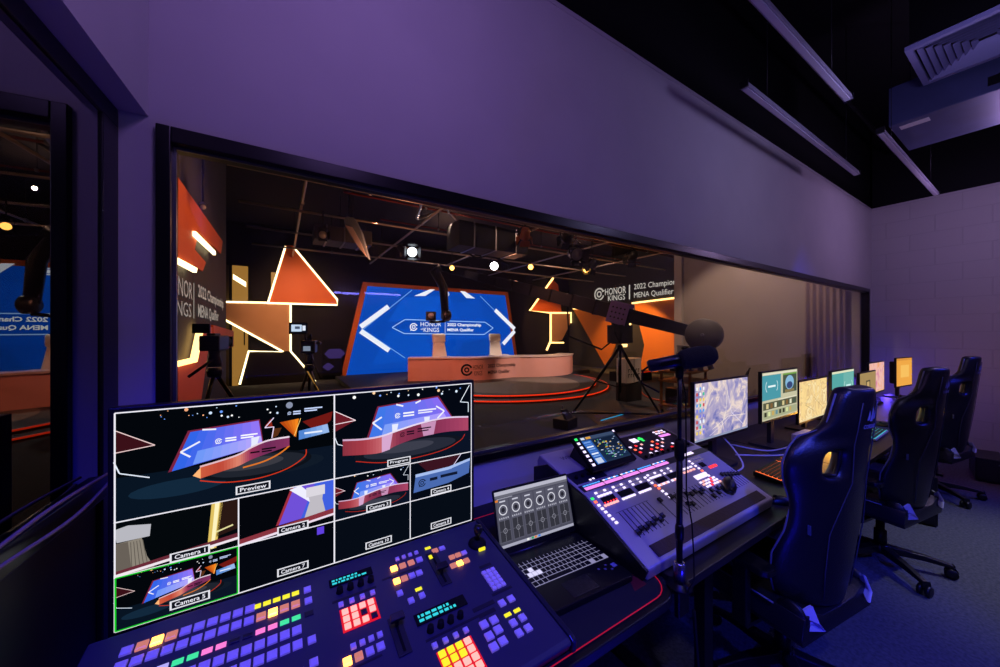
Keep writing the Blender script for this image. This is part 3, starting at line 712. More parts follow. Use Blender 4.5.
def mplate(name, x0, x1, y0, y1, m, h=.0012, par=None):
    M3 = RA if y0 < .975 else RB
    mb = MB(); mb.slab([MPt(x0,y0,0),MPt(x1,y0,0),MPt(x1,y1,0),MPt(x0,y1,0)], M3 @ V((0,0,h))); return mb.build(name, m, par or t)
mplate('wrist_rest', 1.075, 1.875, .714, .752, mat('rest_brown','3a2420',.6,bump=.2,scale=100), .004)
mplate('upper_panel', 1.005, 1.915, .985, 1.02, B_off, .0008); mplate('upper_panel', 1.47, 1.90, 1.05, 1.24, B_off, .0012); mplate('upper_panel', 1.01, 1.19, 1.03, 1.10, B_off, .001)
L_w = emis('led_white','e8d8ff',1.5); L_p = emis('led_pink','e888e8',1.2); L_b = emis('led_blue','50a0ff',1.3); L_r = emis('led_red','ff3030',1.8); L_o = emis('led_orange','ff6a40',1.8); L_g = emis('led_green','30e860',1.5); L_d = emis('led_dim','a090c8',.42); L_rw = emis('led_red_white','ffb0a8',1.4)
groups = [(1.022,1.128),(1.135,1.24),(1.247,1.352),(1.362,1.465),(1.472,1.57)]
for i, (x0, x1) in enumerate(groups):
    mplate('scribble_strip', x0, x1, .990, 1.004, L_p, .003); 
    for k in range(6): mxb('strip_light', x0+.01+.0165*k, 1.013, .013, .006, L_b if i in (0,3) or k % 2 else L_w, .003)
mplate('scribble_strip', 1.69, 1.80, 1.0, 1.016, L_w, .003)
# button field
for r_, y in enumerate((.968,.953)):
    for i, xs in enumerate((1.050,1.150,1.255,1.375,1.475)):
        for k in range(5): mxb('channel_button', xs+.0165*k, y, .0125, .008, L_w if (i in (0,3) and r_ == 1) or k % 3 == 0 else L_d)
for y in (.915,.905)[:1]:
    for i, xs in enumerate((1.045,1.147,1.25,1.378,1.475)):
        for k in range(5): mxb('channel_button', xs+.0165*k, y, .0125, .008, L_rw if i == 0 else L_w if i < 3 else L_rw if k % 2 else L_w)
for i, (x0, x1) in enumerate(((1.048,1.12),(1.145,1.225),(1.25,1.335),(1.385,1.455),(1.475,1.55),(1.735,1.775))):
    mplate('small_display', x0, x1, .922, .945, M_black, .002)
for k in range(5): mxb('meter_light', 1.052+.016*k, .924, .006, .005, L_r)
for k in range(8):
    mxb('layer_button', 1.015+.002*k, .953-.0145*k, .013, .0085, L_g if k == 0 else L_o if k == 1 else L_w)
    mxb('layer_button', 1.350+.003*k, .963-.0145*k, .013, .0085, L_o if k in (3,4) else L_w)
    mxb('layer_button', 1.700+.0015*k, .967-.0145*k, .013, .0085, L_o if k == 4 else L_w)
for r_, y in enumerate((.972,.957,.942,.927)):
    for k in range(4): mxb('channel_button', 1.59+.026*k+(.13 if r_ < 2 else 0) - (0 if r_ < 2 else .0), y, .016, .008, L_d if r_ < 2 else (L_rw if r_ == 3 else L_w))
mplate('red_bar', 1.775, 1.84, .905, .916, L_r, .003); mplate('white_bar', 1.615, 1.71, .880, .900, L_w, .003)
for r_ in range(3):
    for k in range(6): mxb('user_button', 1.615+.022*k+.004*r_, .866-.012*r_, .014, .008, [L_w, L_rw, L_w, L_w, L_r, L_w][(k+r_) % 6])
# faders
FB = mat('fader_track','0c0c12',.5); FC = mat('fader_cap_black','14141a',.45)
def fader(x, y0, y1, cy):
    o = inst('fader', ('ft', round(y1-y0,3)), lambda mb: mb.box(-.0014,0,0,.0014,(y1-y0)/math.cos(aA),.0012), t, MPt(x,y0), RA, FB)
    M3 = RA
    def mk(mb): mb.box(-.002,-.003,0,.002,.003,.008); mb.slab([(-.008,-.010,.006),(-.008,-.008,.013),(-.008,0,.0105),(-.008,.008,.013),(-.008,.010,.006)], (.016,0,0))
    c = inst('fader_cap', ('fc',), mk, o, (0,(cy-y0)/math.cos(aA),0), None, FC); return o
cap = [.797,.803,.799,.806,.802,.812,.803,.812]
for k in range(8): fader(1.074+.0235*k, .783, .878, cap[k]+.0)
for k in range(7): fader(1.345+.0235*k if k > 0 else 1.30, .783, .872, [.862,.858,.852,.812,.806,.846,.838][k])
for k in range(8): fader(1.52+.024*k, .785, .868, [.842,.83,.838,.80,.822,.804,.818,.812][k])
for k in range(6): fader(1.79+.021*k, .790, .868, .862-.0045*k)
mplate('fader_scale', 1.06, 1.25, .879, .8805, mat('print_grey','50505c',.6), .0004)
# upper right keypad and controls
for r_, (y, cs) in enumerate(((1.222,[L_w,L_rw,L_w,L_w]),(1.205,[L_w,L_w,L_rw,L_w]))):
    for k in range(4): mxb('user_button', 1.79+.024*k, y, .016, .010, cs[k])
mplate('scribble_strip', 1.78, 1.87, 1.170, 1.188, L_p, .003); mplate('white_key', 1.56, 1.605, 1.18, 1.21, L_w, .004); mplate('green_key', 1.615, 1.65, 1.19, 1.20, L_g, .004); mplate('green_key', 1.63, 1.645, 1.175, 1.21, L_g, .0035)
for r_, y in enumerate((1.155,1.13,1.105,1.082)):
    for k in range(7): 
        if (k+r_) % 4 != 3: mxb('encoder_button', 1.50+.045*k+.006*r_, y, .014, .011, [L_w,L_o,L_r,L_w,L_rw,L_w,L_r][(k*2+r_) % 7])
for k in range(9): 
    inst('encoder', ('enc',), lambda mb: mb.lathe([(.008,0),(.007,.011),(.004,.012)], n=12), t, MPt(1.50+.045*k, 1.065), RB, M_black)
for k in range(4): inst('encoder', ('enc',), None, t, MPt(1.04+.035*k, 1.065), RB)
mxb('encoder_button', 1.09, 1.035, .01, .008, L_w); mxb('encoder_button', 1.11, 1.037, .01, .008, L_w)
b = MB(); o_ = MPt(1.075, 1.185, .001); b.text('WING', o_, (.095,0,0), RB @ V((0,.024,0)), .01); b.build('lettering', mat('print_silver','55556a',.5), t)
# touchscreen: tilted slab
s0 = atY(594.8, 473, 1.10); s1 = atY(574.4, 438.4, 1.25); s2 = atY(633, 459, 1.10); s3 = atY(616.4, 427.6, 1.25)
sx0, sx1 = 1.11, 1.388
TM = Matrix.Translation(V((0,1.10,.925)))
ta = math.atan2(.105,.14)
TR3 = Matrix.Rotation(ta,3,'X')
def TP(u, v, h=0): return V((sx0,1.03,.978)) + V((u*(sx1-sx0),0,0)) + TR3 @ V((0,v*.175,h))
b = MB(); b.slab([TP(0,0,-.02),TP(1,0,-.02),TP(1,1,-.02),TP(0,1,-.02)], TP(0,0,0)-TP(0,0,-.02)); ts = b.build('touchscreen', M_black, t, bevel=.004, world=True)
b = MB(); b.slab([(sx0+.02,1.08,.96),(sx0+.02,1.10,1.015),(sx0+.02,1.16,1.055),(sx0+.02,1.20,.985)], (sx1-sx0-.04,0,0)); b.build('touchscreen_bracket', M_plastic, t, world=True)
s = Scr(TP(.14,.13,.0005), TP(.93,.13)-TP(.14,.13), TP(.14,.93)-TP(.14,.13), .0002)
s.rect(0,0,1,1,'20304c',0); s.rect(0,.88,1,1,'3a4a68',1); s.rect(.02,.90,.12,.98,'d8e0f0',2); s.rect(.16,.9,.3,.98,'e0a040',2); s.rect(0,.0,.26,.86,'2a60b8',1); s.rect(.03,.02,.2,.2,'c8d4ec',2)
s.rect(.30,.45,.98,.84,'142038',1); s.rect(.30,.06,.98,.40,'182a48',1)
random.seed(5)
for k in range(60):
    u, v = .31+.62*random.random(), .06+.75*random.random(); s.rect(u, v, u+.02+.05*random.random(), v+.025, random.choice(['d0d8f0','80a0d8','f0c040','50b070','a0b0d0']), 2)
for k in range(7): s.rect(.03, .25+.085*k, .22, .30+.085*k, ['78a0e0','e8f0ff','5080d0'][k % 3], 2)
s.build('touchscreen_picture', t, True)
for k in range(7):
    b = MB(); b.slab([TP(.035,.12+.125*k,0),TP(.085,.12+.125*k,0),TP(.085,.18+.125*k,0),TP(.035,.18+.125*k,0)], TP(0,0,.003)-TP(0,0,0)); b.build('screen_button', L_g if k == 6 else L_w, t, world=True)
b = MB(); b.slab([TP(.95,.90,0),TP(.98,.90,0),TP(.98,.95,0),TP(.95,.95,0)], TP(0,0,.003)-TP(0,0,0)); b.build('screen_button', L_w, t, world=True)
# mouse lying on the console
def mouse(loc, rz, lab, M3=None):
    m_ = thing('computer_mouse', lab, 'mouse', loc, rz)
    X = (M3 or Matrix.Identity(3)).to_4x4()
    b = MB(X); pr = []
    for i in range(9):
        u = i/8; y = -.055+.11*u; w = .031*math.sin(PI*(.18+.68*u)); h = .034*math.sin(PI*(.16+.66*(1-u)))
        pr.append((y, w, h))
    vs = []; fs = []; n = 9
    for (y, w, h) in pr:
        for j in range(n): q = PI*j/(n-1); vs.append((w*math.cos(q), y, h*math.sin(q)))
    for i in range(8):
        for j in range(n-1): fs.append((i*n+j, i*n+j+1, (i+1)*n+j+1, (i+1)*n+j))
        fs.append((i*n+n-1, i*n, (i+1)*n, (i+1)*n+n-1))
    fs.append(tuple(range(n))); fs.append(tuple(range(9*n-1, 8*n-1, -1))); b.add(vs, fs, True); b.build('shell', M_plastic, m_)
    b = MB(X); b.cyl((-.003,.028,.030),(.003,.028,.030),.008,n=12); b.build('scroll_wheel', M_dark, m_)
    return m_
P_ = V((1.735,.805,.795+(.105)*math.tan(aA)+.0105)); mouse(P_, R(-60), 'black computer mouse lying on the right of the mixing console', Matrix.Rotation(R(-60),3,'Z').inverted() @ RA @ Matrix.Rotation(R(-60),3,'Z'))

# ================================================================== MICROPHONE AND STAND
mxp, myp = 1.07, .64
t = thing('microphone_stand', 'black upright microphone stand clamped to the desk edge before the mixing console', 'stand', (mxp, myp, ZD))
b = MB(); b.lathe([(.038,.004),(.038,.008),(.02,.012),(.019,.016)], n=20); b.build('base_flange', M_dmetal, t)
MB().lathe([(.0175,.012),(.0175,.075),(.014,.08)], n=18).build('clutch', mat('chrome_tube','9a9ab0',.25,.9), t)
MB().cyl((0,0,.07),(0,0,.44),.0095,n=14).build('lower_tube', M_dmetal, t)
MB().cyl((0,0,.40),(0,0,.69),.0065,n=12).build('upper_tube', M_dmetal, t)
MB().lathe([(.010,.40),(.015,.41),(.015,.455),(.010,.465)], n=16).build('collar', M_black, t)
MB().box(.012,-.006,.418,.034,.006,.440).build('tightening_knob', M_black, t, bevel=.003)
MB().lathe([(.010,.15),(.013,.155),(.013,.19),(.010,.2)], n=14).build('ring', M_dmetal, t)
MB().lathe([(.010,.66),(.012,.67),(.012,.70),(.006,.705)], n=14).build('mount_joint', M_black, t)
MB().box(-.03,-.016,-.08,.03,.0,.004).build('clamp', M_dmetal, t, bevel=.003)
pc = [(.004,-.012,.62)]
for i in range(24): q = i*.9; pc.append((.012*math.cos(q)+.002, .012*math.sin(q), .60-.024*i))
b = MB(); b.tube([(.02,.01,.69),(.035,0,.60),(.02,-.01,.45),(.018,-.012,.3),(.035,-.02,.2),(.045,-.02,.1),(.03,-.03,.03),(-.02,-.035,.01)], .0022, 6); 
tag(b.build('microphone_cable', M_black), 'thin black cable drooping down along the microphone stand', 'cable').location = (mxp, myp, ZD)
tip = V((mxp, myp, ZD+.715)); 
# direction of the microphone: foam head to the right of the photo, slightly up, body to the left
rt = V((.8471,-.5315,0)); fw = V((.5315,.8471,0))
md = (rt*.95 + V((0,0,.22)) - fw*.25).normalized()
t = thing('microphone', 'dark blue broadcast microphone with a foam head on the upright stand', 'microphone', tuple(tip))
zq = md.to_track_quat('Z','Y').to_matrix()
MB().lathe([(.014,-.095),(.019,-.09),(.0205,-.02),(.0205,.01)], n=20, M3=zq).build('body', mat('mic_body','20243a',.35,.5), t)
MB().lathe([(.0225,.0),(.030,.010),(.0325,.035),(.0325,.070),(.029,.092),(.018,.106),(.003,.11)], n=22, M3=zq).build('foam_head', mat('foam_black','101424',.95,bump=.5,scale=300), t)
b = MB(zq.to_4x4()); b.box(-.024,-.007,-.06,-.020,.007,.0); b.box(.020,-.007,-.06,.024,.007,.0); b.build('yoke', M_dmetal, t)
b = MB(); b.tube([V((0,0,0))+md*-.09, V((0,0,-.01))+md*-.11, V((0,0,-.05))+md*-.115, V((0,0,-.09))+md*-.06], .003, 6); b.build('connector_lead', M_black, t)
MB().cyl((0,0,-.022),(0,0,-.005),.010,n=12).build('swivel', M_dmetal, t)
# ================================================================== ROW OF MONITORS
def monitor(x, y, w, z0, z1, lab, rz=0, back=.03):
    t = thing('computer_monitor', lab, 'monitor', (x, y, ZD), rz); h0, h1 = z0-ZD, z1-ZD
    MB().box(-w/2, 0, h0, w/2, .022, h1).build('casing', M_plastic, t, bevel=.003)
    MB().slab([(-w*.3,.022,h0+.04),(w*.3,.022,h0+.04),(w*.3,.022,h1-.05),(-w*.3,.022,h1-.05)], (0, back, 0)).build('rear_housing', M_plastic, t, bevel=.012)
    MB().box(-.025, .05, .01, .025, .075, h0+.15).build('stand_column', M_dark, t)
    MB().slab(rrect(-.13, -.03, .13, .16, .02, z=.001), (0,0,.012)).build('stand_foot', M_dark, t)
    s = Scr((-w/2+.009, -.0003, h0+.017), (w-.018,0,0), (0,0,h1-h0-.027), .00012)
    return t, s
def wall_paper(t, w, z0, z1, m):
    MB().add([(-w/2+.009,-.0004,z0-ZD+.017),(w/2-.009,-.0004,z0-ZD+.017),(w/2-.009,-.0004,z1-ZD-.010),(-w/2+.009,-.0004,z1-ZD-.010)], [(0,1,2,3)]).build('wallpaper', m, t)
t, s = monitor(2.262, 1.08, .635, .925, 1.279, 'monitor with pale swirling wallpaper and a column of desktop icons, nearest of the row')
wall_paper(t, .635, .925, 1.279, art_mat('pale_swirl', [(.25,'4c5ca4'),(.38,'8c88c0'),(.5,'b8acc8'),(.6,'f0dcd0'),(.7,'c0acc4'),(.85,'6a78b0')], 7, 2.2, kind='NOISE'))
s.rect(0,0,1,.035,'9098b8',1)
for r_ in range(9):
    for k in range(3): 
        random.seed(r_*5+k); s.rect(.02+.055*k, .88-.095*r_, .05+.055*k, .935-.095*r_, random.choice(['e8f0ff','60a0f0','40c0a0','f0d060','d05050','8080e0','f8f8f8']), 2)
s.line([(.45,.10),(.55,.42),(.58,.8)], .012,'fff4e0',2); s.line([(.9,.1),(.66,.38),(.6,.7)], .010,'f4ecff',2); s.line([(.3,.15),(.6,.32),(.95,.28)], .010,'f8e8e0',2); s.line([(.25,.05),(.5,.2),(.9,.52)],.008,'f0e0f0',2)
s.build('screen_picture', t)
t, s = monitor(3.01, 1.055, .60, .945, 1.295, 'monitor showing a teal desktop with editing windows, between two wallpaper screens')
s.rect(0,0,1,1,'c8c4a4',0); s.rect(0,.42,.5,.94,'4c9aa8',1); s.rect(.02,.95,.98,.985,'e4e0c8',1); s.rect(.56,.50,.98,.93,'4a5648',1); s.disc(.76,.72,.13,.16,'88b8d8',2); s.disc(.76,.66,.09,.08,'3a4a78',3); s.rect(.62,.51,.90,.57,'8a7a50',2)
s.rect(.56,.90,.98,.935,'70a048',2)
s.ring(.16,.70,.13,.02,'d8f0f0',2,2.2,4.1); s.ring(.34,.70,.13,.02,'d8f0f0',2,-.95,.95); s.rect(.15,.68,.35,.72,'e8f8f8',2)
s.rect(.02,.22,.98,.37,'5a5c48',1); s.rect(.02,.03,.98,.19,'a8ac88',1)
for k in range(8): s.rect(.10+.11*k,.24,.16+.11*k,.34,['d8c890','80603a','e0e0c0','4a5a4a'][k%4],2); s.rect(.05+.10*k,.08,.11+.10*k,.17,['3a3a2c','d8e0a0','c8a860','6a9098','404030'][k%5],2)
s.rect(.42,.37,.98,.40,'e0dcc0',2); s.build('screen_picture', t)
t, s = monitor(3.74, 1.085, .62, .835, 1.178, 'low monitor with a plain cream sketch wallpaper beside the teal editing screen')
wall_paper(t, .62, .835, 1.178, art_mat('cream_sketch', [(0,'d8b06c'),(.45,'fcdc98'),(.52,'e0bc84'),(.58,'ffe8b0'),(1,'c8a878')], 5, 3, kind='NOISE')); 
s.rect(0,0,1,.03,'e8d8a8',1); s.line([(.3,.9),(.35,.6),(.2,.4),(.5,.2)],.012,'b09868',2); s.line([(.5,.55),(.7,.35),(.85,.2)],.010,'b8a070',2); s.build('screen_picture', t)
t, s = monitor(4.36, 1.055, .62, .875, 1.222, 'monitor with a teal desktop rising just behind the nearest chair headrest')
s.rect(0,0,1,1,'58a8a4',0); s.rect(0,.94,1,1,'e0e4c0',1); s.rect(.5,.0,.97,.92,'70b4ac',1); s.ring(.62,.55,.16,.024,'d8f4f0',2,2.2,4.1); s.ring(.84,.55,.16,.024,'d8f4f0',2,-.95,.95); s.rect(.62,.53,.85,.58,'c8f0f0',2); s.rect(.05,.1,.42,.25,'e8d8a0',2); s.line([(.05,.5),(.4,.5)],.02,'a8dcd8',2); s.build('screen_picture', t)
t, s = monitor(5.06, 1.04, .56, .825, 1.165, 'dim tan monitor with a grey box icon behind the nearest chair headrest')
s.rect(0,0,1,1,'a88c5c',0); s.rect(.36,.45,.64,.75,'5c5440',1); s.rect(.42,.5,.58,.7,'c8a870',2); s.rect(.0,.0,1,.12,'d0a860',1); s.rect(.1,.14,.9,.22,'e8c070',2); s.build('screen_picture', t)
t, s = monitor(5.80, 1.12, .62, .868, 1.226, 'monitor showing pink and orange artwork, second from the block wall')
wall_paper(t, .62, .868, 1.226, art_mat('pink_swirl', [(0,'5a3a60'),(.3,'d8789c'),(.5,'f0c0b8'),(.7,'f09850'),(1,'7a4030')], 3.4, 4, kind='NOISE', seed=4)); s.rect(0,0,1,.03,'f0c080',1); s.build('screen_picture', t)
t, s = monitor(6.62, 1.04, .50, .885, 1.252, 'orange-yellow glowing monitor at the end of the row by the block wall', R(-6), .07)
s.rect(0,0,1,1,'f0a848',0); s.rect(.0,.92,1,1,'d89040',1); s.rect(.25,.3,.8,.75,'f8c060',1); s.build('screen_picture', t)

# ---------- keyboards, mats and desk clutter
def keyboard(x, y, rz, lab, body, glow, w=.43, d=.135):
    t = thing('keyboard', lab, 'keyboard', (x, y, ZD+.004), rz)
    b = MB(); b.slab([(-w/2,-d/2,0),(-w/2,-d/2,.014),(-w/2,d/2,.028),(-w/2,d/2,0)], (w,0,0)); b.build('base', body, t, bevel=.003)
    sl = math.atan2(.014, d); Mx = Matrix.Translation(V((0,0,.021))) @ Matrix.Rotation(sl, 4, 'X')
    g = MB(Mx); g.box(-w/2+.008,-d/2+.008,0,w/2-.008,d/2-.008,.0015); g.build('key_glow', glow, t)
    for r_, c0, c1 in ((0,0,14),(0,15,18),(0,19,21)):
      k = MB(Mx)
      for r_ in range(6):
        for c in range(c0, c1):
            xx = -w/2+.020+c*(w-.04)/20; yy_ = -d/2+.018+r_*(d-.036)/5
            k.box(xx-.0072, yy_-.0072, .002, xx+.0072, yy_+.0078, .0085)
      k.build('keycaps', M_plastic, t)
keyboard(2.46, .855, R(2), 'black keyboard glowing orange between its keys next to the mixing console', M_plastic, emis('orange_glow','ff7038',1.3))
keyboard(3.95, .80, R(2), 'pale keyboard glowing cyan behind the nearest gaming chair', mat('keyboard_pale','a8a8c0',.4), emis('cyan_glow','40d0e0',1.0))
def mat_pad(x0, y0, x1, y1, lab, m):
    return tag(MB().slab(rrect(x0,y0,x1,y1,.015,z=ZD+.0004), (0,0,.003)).build('mouse_pad', m), lab, 'mouse pad')
M_pad = mat('pad_cloth','141b40',.8,bump=.2,scale=300)
mat_pad(2.75, .92, 3.28, 1.035, 'dark blue mouse pad in front of the teal editing screen', M_pad); mat_pad(4.2, .70, 4.62, .98, 'dark blue mouse pad beside the cyan keyboard', M_pad)
mouse((4.40,.80,ZD+.0036), R(8), 'dark computer mouse on the mat beside the cyan keyboard')
mouse((5.35,.86,ZD+.0005), R(0), 'pink-lit computer mouse on the desk near the tan monitor')
mouse((2.01,.705,ZD+.0005), R(60), 'black computer mouse on the desk edge right of the mixing console')
def box_small(name, lab, cat, x0, y0, z0, x1, y1, z1, m, rz=0):
    t = thing(name, lab, cat, ((x0+x1)/2,(y0+y1)/2,z0), rz); w, d, h = x1-x0, y1-y0, z1-z0
    MB().box(-w/2,-d/2,0,w/2,d/2,h).build('casing', m, t, bevel=.006)
    MB().box(-w/2+.01,-d/2-.001,h*.55,w/2-.01,-d/2+.001,h*.7).build('seam', M_dark, t)
    MB().box(w/2-.03,-d/2-.002,h*.2,w/2-.015,-d/2+.001,h*.35).build('port', M_black, t)
    return t
box_small('power_adapter', 'white power box with plugged cables on the desk under the cream wallpaper screen', 'power box', 3.20, .98, ZD+.0005, 3.46, 1.06, ZD+.06, M_white)
M_wc = mat('white_cable','c8c4c8',.5)
def cable(name, pts, r, m, lab):
    b = MB(); P = [V(p) for p in pts]; out = []
    for i in range(len(P)-1):
        p0 = P[max(i-1,0)]; p1 = P[i]; p2 = P[i+1]; p3 = P[min(i+2,len(P)-1)]
        for k in range(6):
            u = k/6; out.append(.5*((2*p1)+(p2-p0)*u+(2*p0-5*p1+4*p2-p3)*u*u+(3*p1-p0-3*p2+p3)*u**3))
    out.append(P[-1]); b.tube(out, r, 6)
    return tag(b.build(name, m), lab, 'cable')
cable('power_cable', [(2.62,1.20,.79),(2.75,1.04,.77),(3.0,.99,.775),(3.18,1.0,.79)], .005, M_wc, 'white cable lying straight from the nearest monitor to the white power box')
cable('power_cable', [(2.5,1.12,.765),(2.7,.98,.765),(2.95,.90,.762),(3.17,.90,.762),(3.22,.975,.78)], .005, M_wc, 'white cable bowing forward across the blue mouse pad to the power box')
cable('video_cable', [(2.35,1.12,.90),(2.34,1.05,.84),(2.28,.98,.78),(2.18,.99,.757)], .005, M_wc, 'white cable hanging below the nearest wallpaper monitor')
cable('cable_bundle', [(2.0,1.34,.757),(2.2,1.32,.757),(2.35,1.36,.757),(2.6,1.32,.757)], .006, M_black, 'black cable on the desk behind the nearest wallpaper monitor foot')
def headset(x, y, rz, lab, up=False):
    t = thing('headset', lab, 'headphones', (x, y, ZD+.0005), rz)
    pts = [(.085*math.cos(PI*i/14), 0, 0) for i in range(15)]
    pts = [(.085*math.cos(PI*i/14), .085*math.sin(PI*i/14)*1.1, .045) for i in range(15)] if not up else [(.085*math.cos(PI*i/14), 0, .045+.10*math.sin(PI*i/14)) for i in range(15)]
    MB().tube(pts, .011, 8).build('headband', M_black, t)
    for sx in (-1, 1): 
        MB().lathe([(.02,-.016),(.042,-.012),(.045,0),(.04,.016),(.015,.018)], (sx*.08,0,.0455), 16, Matrix.Rotation(PI/2,3,'Y')).build('ear_cup', M_plastic, t)
    return t
headset(4.55, 1.0-.05, R(20), 'black headset lying flat on the desk behind the cyan keyboard')
headset(5.55, .90, R(10), 'black headset standing with its band up near the block wall', True)
headset(6.1, .92, R(-15), 'black headset lying on the desk in front of the pink and orange monitor')
cable('small_lead', [(2.0,.74,.757),(1.97,.80,.757),(2.02,.9,.757),(2.08,1.0,.757)], .003, M_black, 'thin black lead behind the mouse at the console edge')

# ================================================================== GAMING CHAIRS
def make_chair(loc, rz, lab):
    t = thing('gaming_chair', lab, 'chair', loc, rz, None)
    Z  = [.44,.50,.58,.68,.78,.88,.965,1.00,1.055,1.11,1.145,1.19,1.26,1.32,1.345]
    Wd = [.17,.22,.262,.272,.255,.232,.250,.268,.280,.250,.200,.148,.128,.108,.080]
    U = [-1,-.83,-.58,-.26,0,.26,.58,.83,1]
    def by(z): return -.19 - .10*((z-.44)/.9)
    def thick(z): return .085 if z < .5 else .065 if z < 1.15 else .085
    def wing(z): return .095 if z < .7 else .07 if z < .95 else .095 if z < 1.15 else .03
    nx, nz = len(U)-1, len(Z)-1
    hole = {(2,7),(2,8),(5,7),(5,8)}
    hole = {(c, r_) for c in (2,5) for r_ in (7,8)}
    vs = []; idx = {}
    def vid(i, j, sd):
        k = (i, j, sd)
        if k not in idx:
            u, z, w = U[i], Z[j], Wd[j]; f = wing(z)*abs(u)**2.2; th = thick(z)*(1-.5*abs(u)**3)
            y = by(z)+f+(th if sd else 0) - (.012*(1-u*u) if not sd else 0)
            x = u*w
            if j in (7,8,9) and abs(U[i]) in (.26,.58): x = math.copysign({.26:.085,.58:.165}[abs(U[i])], u) if u else 0
            if j == 7 and abs(U[i]) == .26: x = math.copysign(.10, u)
            idx[k] = len(vs); vs.append((x, y, z))
        return idx[k]
    fs = []
    solid = {(i, j) for i in range(nx) for j in range(nz) if (i, j) not in hole}
    for (i, j) in solid:
        fs.append((vid(i,j,0), vid(i+1,j,0), vid(i+1,j+1,0), vid(i,j+1,0)))
        fs.append((vid(i,j,1), vid(i,j+1,1), vid(i+1,j+1,1), vid(i+1,j,1)))
        if (i-1,j) not in solid: fs.append((vid(i,j,0), vid(i,j+1,0), vid(i,j+1,1), vid(i,j,1)))
        if (i+1,j) not in solid: fs.append((vid(i+1,j,0), vid(i+1,j,1), vid(i+1,j+1,1), vid(i+1,j+1,0)))
        if (i,j-1) not in solid: fs.append((vid(i,j,0), vid(i,j,1), vid(i+1,j,1), vid(i+1,j,0)))
        if (i,j+1) not in solid: fs.append((vid(i,j+1,0), vid(i+1,j+1,0), vid(i+1,j+1,1), vid(i,j+1,1)))
    b = MB(); b.add(vs, fs, True); bk = b.build('backrest', M_chair, t, sub=2)
    def surf(x, z, off=0):
        j = max(k for k in range(len(Z)-1) if Z[k] <= z); f_ = (z-Z[j])/(Z[j+1]-Z[j]); w = Wd[j]*(1-f_)+Wd[j+1]*f_; u = max(-1, min(1, x/w))
        return V((x, by(z)+wing(z)*abs(u)**2.2-.010*(1-u*u)-off, z))
    # hole frames
    for sx in (-1, 1):
        ring = []
        for (x, z) in ((.100,1.005),(.160,1.005),(.170,1.055),(.160,1.105),(.092,1.105),(.090,1.055)): ring.append(surf(sx*x, z, -.025))
        MB().tube(ring, .009, 8, closed=True).build('opening_frame', M_plastic, t)
        # outer piping and seams
        pts = [surf(sx*w*.985, z, -.028) for z, w in zip(Z[1:-1], Wd[1:-1])]
        MB().tube(pts, .004, 6).build('piping', mat('grey_piping','6a6a78',.5), t)
        MB().tube([surf(sx*x, z, .0035) for x, z in ((.055,1.29),(.065,1.19),(.07,1.13),(.055,.98),(.10,.86),(.13,.78),(.12,.62),(.10,.5))], .0022, 6).build('seam', mat('thread_grey','3a3c48',.6), t)
        MB().lathe([(.05,-.012),(.055,0),(.045,.014)], (sx*.235,-.15,.46), 16, Matrix.Rotation(PI/2,3,'Y')).build('recliner_cover', M_plastic, t)
        b = MB(); b.slab([(sx*.17,-.232,.43),(sx*.235,-.19,.42),(sx*.235,-.175,.475),(sx*.205,-.205,.52),(sx*.20,-.225,.465)], (0,.012,0)); b.build('hinge_plate', mat('white_hinge','c8c8d4',.4), t, bevel=.003)
        # armrest
        MB().box(sx*.30-.016,-.03,.34,sx*.30+.016,.03,.60).build('armrest_post', M_plastic, t, bevel=.005)
        MB().slab(rrect(sx*.30-.045,-.12,sx*.30+.045,.13,.03,z=.60), (0,0,.028)).build('armrest_pad', M_plastic, t, bevel=.006)
        MB().box(min(sx*.10,sx*.31),-.03,.335,max(sx*.10,sx*.31),.03,.352).build('armrest_bracket', M_dmetal, t)
    tg = MB(); p = surf(-.205,.80,.004); tg.box(p.x-.002,p.y-.006,p.z-.018,p.x+.002,p.y+.004,p.z+.018); tg.build('fabric_tag', mat('tag_blue','4a5470',.6), t)
    # seat with side bolsters
    b = MB(); nn = 9; prof = []
    xs = [-.27,-.25,-.20,-.12,0,.12,.20,.25,.27]; hs = [.40,.475,.485,.455,.45,.455,.485,.475,.40]
    ys = [-.20,-.12,.0,.15,.27,.32]; 
    vs = []; fs = []
    for k, y in enumerate(ys):
        for x, h in zip(xs, hs): vs.append((x*(1-.10*(k == 5)), y, h-(.03 if k == 5 else .0)))
        for x in reversed(xs): vs.append((x*.96, y, .375))
    m = 2*nn
    for k in range(len(ys)-1):
        for q in range(m): fs.append((k*m+q, k*m+(q+1) % m, (k+1)*m+(q+1) % m, (k+1)*m+q))
    fs.append(tuple(range(m-1,-1,-1))); fs.append(tuple((len(ys)-1)*m+q for q in range(m)))
    b.add(vs, fs, True); b.build('seat', M_chair, t, bevel=.012)
    MB().tube([(-.262,y,.478) for y in (-.1,0,.1,.2,.28)], .004, 6).build('seat_piping', mat('grey_piping'), t)
    MB().box(-.11,-.12,.335,.11,.12,.375).build('tilt_mechanism', M_dmetal, t, bevel=.006)
    MB().cyl((.10,.02,.345),(.33,.03,.34),.006,n=8).build('tilt_lever', M_dmetal, t)
    MB().lathe([(.032,.10),(.032,.22),(.022,.225),(.022,.34)], n=16).build('gas_lift', M_dmetal, t)
    MB().lathe([(.05,.075),(.055,.09),(.05,.12),(.033,.13)], n=20).build('hub', M_dmetal, t)
